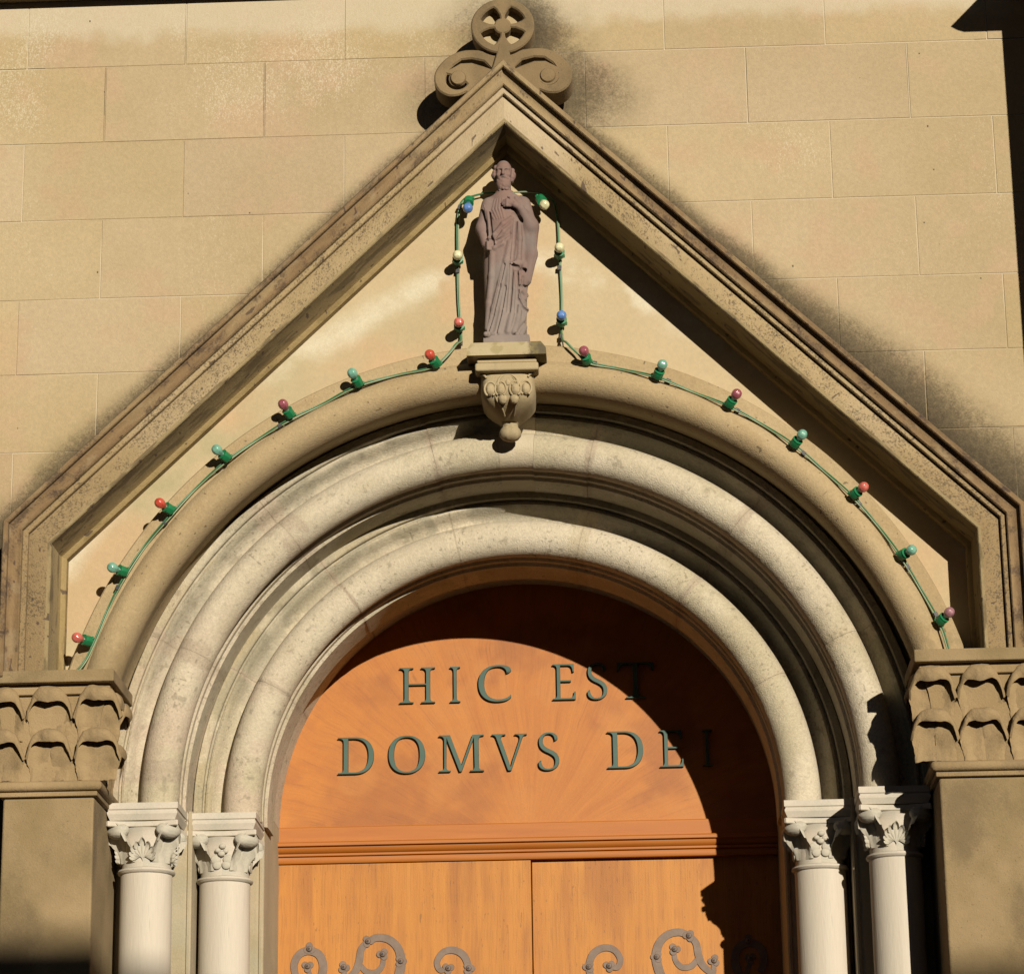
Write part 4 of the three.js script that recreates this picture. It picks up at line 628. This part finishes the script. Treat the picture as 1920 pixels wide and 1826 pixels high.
// ------------------------------------------------------------------ string of coloured bulbs
const cable = thing('light_cable', 'thin green light cable following the outer arch and framing the statue', 'cable');
{
  const tube = (pts, r = 0.0036) => [0, 1].map(k => flat(new THREE.TubeGeometry(new THREE.CatmullRomCurve3(pts.map(([x, y, z], i) => new THREE.Vector3(x * (k ? 0.9965 : 1) + (k && Math.abs(x) < 0.3 ? 0.006 : 0), y - (k && Math.abs(x) > 0.3 ? 0.004 + (i % 2 ? 0 : 0.004) : 0), z + (k ? 0.003 * Math.sin(i) : 0)))), pts.length * 10, r, 7)));
  const arcZ = 0.112;
  const strands = tube([[-1.887, 4.607, 0.16], [-1.831, 4.672, 0.155], [-1.797, 4.756, 0.135], [-1.74, 4.92, arcZ], [-1.675, 5.046, 0.135], [-1.585, 5.20, arcZ], [-1.482, 5.318, 0.135], [-1.37, 5.45, arcZ], [-1.249, 5.554, 0.135], [-1.11, 5.66, arcZ], [-0.971, 5.741, 0.135], [-0.82, 5.82, arcZ], [-0.673, 5.890, 0.135], [-0.50, 5.942, arcZ], [-0.329, 5.974, 0.135], [-0.270, 6.025, 0.13], [-0.238, 6.072, 0.122], [-0.220, 6.115, 0.05], [-0.220, 6.145, 0.02], [-0.230, 6.321, 0.014], [-0.231, 6.524, 0.02], [-0.226, 6.728, 0.02], [-0.205, 6.79, 0.028], [-0.15, 6.812, 0.03], [-0.095, 6.822, 0.03], [0, 6.82, 0.03], [0.078, 6.821, 0.03], [0.16, 6.808, 0.03], [0.200, 6.78, 0.026], [0.215, 6.714, 0.016], [0.224, 6.51, 0.02], [0.229, 6.307, 0.014], [0.226, 6.157, 0.02], [0.232, 6.10, 0.06], [0.248, 6.068, 0.122], [0.285, 6.025, 0.13], [0.336, 5.978, 0.135], [0.475, 5.946, arcZ], [0.648, 5.893, 0.135], [0.797, 5.828, arcZ], [0.947, 5.755, 0.135], [1.092, 5.672, arcZ], [1.226, 5.568, 0.135], [1.35, 5.455, arcZ], [1.467, 5.328, 0.135], [1.57, 5.20, arcZ], [1.658, 5.057, 0.135], [1.74, 4.91, arcZ], [1.806, 4.760, 0.135], [1.830, 4.66, 0.15], [1.838, 4.605, 0.155]]); part('cable', strands[0], cableMat, cable); part('pale_wire', strands[1], paleWire, cable);
  for (const [x, y, z, a] of [[-1.697, 5.006, 0.125, 1.1], [-1.497, 5.292, 0.125, 0.9], [-1.265, 5.535, 0.125, 0.75], [-1.004, 5.718, 0.125, 0.55], [0.372, 5.968, 0.12, -0.15], [0.69, 5.877, 0.12, -0.4], [0.985, 5.732, 0.125, -0.55], [1.262, 5.53, 0.125, -0.75], [1.49, 5.297, 0.125, -0.95], [1.682, 5.01, 0.125, -1.1], [1.79, 4.80, 0.125, -1.2], [-0.218, 6.112, 0.03, 1.5], [-0.229, 6.455, 0.02, 1.5], [-0.218, 6.758, 0.022, 1.2], [0.224, 6.455, 0.02, 1.5], [0.227, 6.13, 0.025, 1.5]]) { const g = new THREE.BoxGeometry(0.020, 0.016, 0.020); g.rotateZ(a); g.translate(x, y, z); part('cable_clip', flat(g), clipMat, cable); }
  part('loose_end', flat(new THREE.TubeGeometry(new THREE.CatmullRomCurve3([[0.226, 6.13, 0.03], [0.233, 6.095, 0.022], [0.236, 6.05, 0.014]].map(p => new THREE.Vector3(...p))), 8, 0.003, 6)), clipMat, cable);
}
const bulbCol = { red: [0.62, 0.085, 0.05], coral: [0.64, 0.15, 0.115], turquoise: [0.20, 0.45, 0.34], magenta: [0.34, 0.09, 0.115], mauve: [0.36, 0.17, 0.20], blue: [0.11, 0.24, 0.58], yellow: [0.74, 0.70, 0.42] };
const bulbMats = Object.fromEntries(Object.entries(bulbCol).map(([k, c]) => [k, new THREE.MeshPhysicalMaterial({ color: new THREE.Color(...c.map(e => e * 0.72)), roughness: 0.4, clearcoat: 0.7, clearcoatRoughness: 0.12 })]));
const bulbGeo = lathe([[0, 0.0465], [0.006, 0.0455], [0.0125, 0.0425], [0.018, 0.037], [0.0215, 0.0295], [0.0225, 0.0225], [0.0213, 0.0145], [0.0178, 0.0065], [0.0135, -0.0005], [0.0118, -0.006], [0, -0.006]], 28);
const neckGeo = lathe([[0, -0.010], [0.0115, -0.010], [0.0115, -0.003], [0, -0.003]], 20);
const sockGeo = lathe([[0, -0.051], [0.015, -0.051], [0.021, -0.047], [0.0225, -0.041], [0.0225, -0.017], [0.0215, -0.0145], [0.0235, -0.014], [0.0235, -0.0105], [0.014, -0.0095], [0, -0.0095]], 28);
const footGeo = (() => { const g = new RoundedBoxGeometry(0.05, 0.012, 0.017, 2, 0.005); g.translate(0, -0.049, 0); return flat(g); })();
const G1 = 'coloured bulbs along the light cable';
const bulbs = [
  ['coral', [-1.853, 4.772, 0.195], [-1.808, 4.767, 0.145], 'coral red bulb lowest on the left end of the arch, above the left pier'], ['turquoise', [-1.710, 5.077, 0.195], [-1.659, 5.068, 0.145], 'turquoise bulb next above the lowest coral bulb on the left of the arch'],
  ['red', [-1.512, 5.360, 0.195], [-1.465, 5.337, 0.145], 'bright red bulb between two turquoise bulbs on the left of the arch'], ['turquoise', [-1.269, 5.594, 0.195], [-1.227, 5.567, 0.145], 'turquoise bulb between the bright red and magenta bulbs on the left of the arch'],
  ['magenta', [-0.983, 5.793, 0.195], [-0.955, 5.757, 0.145], 'dark magenta bulb on the left shoulder of the arch'], ['turquoise', [-0.682, 5.927, 0.195], [-0.660, 5.896, 0.145], 'turquoise bulb between the magenta and red bulbs left of the corbel'],
  ['red', [-0.344, 6.003, 0.195], [-0.319, 5.977, 0.145], 'orange red bulb on the arch just left of the corbel'], ['coral', [-0.221, 6.180, 0.110], [-0.222, 6.179, 0.060], 'coral red bulb on the wall left of the statue feet'],
  ['yellow', [-0.223, 6.496, 0.110], [-0.226, 6.494, 0.060], 'pale yellow bulb on the wall left of the statue'], ['blue', [-0.176, 6.719, 0.110], [-0.173, 6.772, 0.075], 'blue bulb hanging beside the statue shoulder on the left'],
  ['yellow', [0.165, 6.724, 0.110], [0.146, 6.770, 0.070], 'pale yellow bulb hanging beside the statue shoulder on the right'], ['yellow', [0.228, 6.518, 0.110], [0.226, 6.510, 0.060], 'pale yellow bulb on the wall right of the statue, above the blue one'],
  ['blue', [0.231, 6.199, 0.110], [0.230, 6.191, 0.060], 'blue bulb on the wall right of the statue feet'], ['magenta', [0.327, 6.000, 0.195], [0.337, 5.977, 0.145], 'magenta bulb on the arch just right of the corbel'],
  ['turquoise', [0.665, 5.927, 0.195], [0.643, 5.892, 0.145], 'turquoise bulb between two magenta bulbs right of the corbel'], ['magenta', [0.981, 5.784, 0.195], [0.946, 5.749, 0.145], 'magenta bulb on the right shoulder of the arch between two turquoise bulbs'],
  ['turquoise', [1.255, 5.592, 0.195], [1.221, 5.562, 0.145], 'turquoise bulb between the magenta and red bulbs on the right of the arch'], ['coral', [1.506, 5.350, 0.195], [1.462, 5.328, 0.145], 'coral red bulb between two turquoise bulbs on the right of the arch'],
  ['turquoise', [1.695, 5.066, 0.195], [1.655, 5.057, 0.145], 'turquoise bulb next above the mauve bulb on the right of the arch'], ['mauve', [1.839, 4.790, 0.195], [1.801, 4.762, 0.145], 'pale mauve bulb lowest on the right end of the arch, above the right pier']];
let proto = null;
for (const [kind, b, s, label] of bulbs) {
  let o;
  if (!proto) { o = proto = thing('light_bulb', label, 'light bulb', G1); part('glass_bulb', bulbGeo, bulbMats[kind], o); part('bulb_cap', neckGeo, brassMat, o); const k = part('socket', sockGeo, greenMat, o); part('cable_tee', footGeo, greenMat, k); }
  else { o = proto.clone(); o.name = numbered('light_bulb'); o.userData = { label, category: 'light bulb', group: G1 }; o.children[0].material = bulbMats[kind]; scene.add(o); }
  const d = new THREE.Vector3(...b).sub(new THREE.Vector3(...s)).normalize();
  o.quaternion.setFromUnitVectors(new THREE.Vector3(0, 1, 0), d); o.position.set(...b).addScaledVector(d, -0.0225);
}

// ------------------------------------------------------------------ outside the frame: what throws the shadows at the right and at the bottom
const buttress = thing('buttress', 'tall stone buttress with a projecting sloped cap right of the gable', 'buttress');
{
  const zb = 0.6, xl = 2.246 + SUN_X * zb, yc = 7.552 + SUN_S * zb, tipx = 2.02 + SUN_X * zb, tipy = 7.581 + SUN_S * zb;
  part('buttress_shaft', box(xl, 3.5, 0, 9.5, -0.2, zb, 0.01), pierMat, buttress);
  part('cap_stone', extrude([[tipx, tipy], [tipx + 0.03, yc + 0.01], [tipx + 0.06, yc], [3.7, yc], [3.7, 9.2], [tipx + 0.95, 9.2], [tipx + 0.60, tipy + 0.62]], 0.06, zb + 0.002, 0.004), pierMat, buttress);
}
const brickTex = colorTex(512, 512, 2, 2, 0, 0, (x, y) => { const r = Math.floor(y * 12), u = x * 4.4 + (r % 2) * 0.5, k = hash(Math.floor(u), r, 4); return (y * 12) % 1 < 0.12 || u % 1 < 0.05 ? [0.3, 0.28, 0.25] : mix3([0.16, 0.08, 0.05], [0.24, 0.12, 0.08], k); });
const brickMat = rough(brickTex, 0.9, 0.001), glassMat = new THREE.MeshStandardMaterial({ color: new THREE.Color(0.014, 0.018, 0.022), roughness: 0.1 });
const slateMat = new THREE.MeshStandardMaterial({ color: new THREE.Color(0.043, 0.043, 0.050), roughness: 0.8 });
for (const [x0, x1, shade, label] of [[-6, 8.7, 3.455, 'brick terrace house across the street, taller of two'], [8.75, 24, 3.27, 'brick terrace house across the street, lower of two']]) {
  const zh = 21, top = shade + SUN_S * (zh - 0.24), t = thing('terrace_house', label, 'house');
  part('wall', box(x0, x1, 0, top - 0.25, zh, zh + 8, 0.01), brickMat, t);
  part('roof', box(x0 - 0.02, x1 + 0.02, top - 0.248, top, zh - 0.15, zh + 8.1, 0.02), slateMat, t);
  for (let x = x0 + 1.2; x < x1 - 1.8; x += 2.4) for (const y of [1.0, 4.3, 6.6]) { const w = part('window', box(x, x + 1.1, y, y + 1.5, zh - 0.03, zh + 0.05, 0.01), mortarPale, t); part('pane', box(x + 0.08, x + 1.02, y + 0.08, y + 1.42, zh - 0.034, zh, 0.002), glassMat, w); }
}
renderer.render(scene, camera);
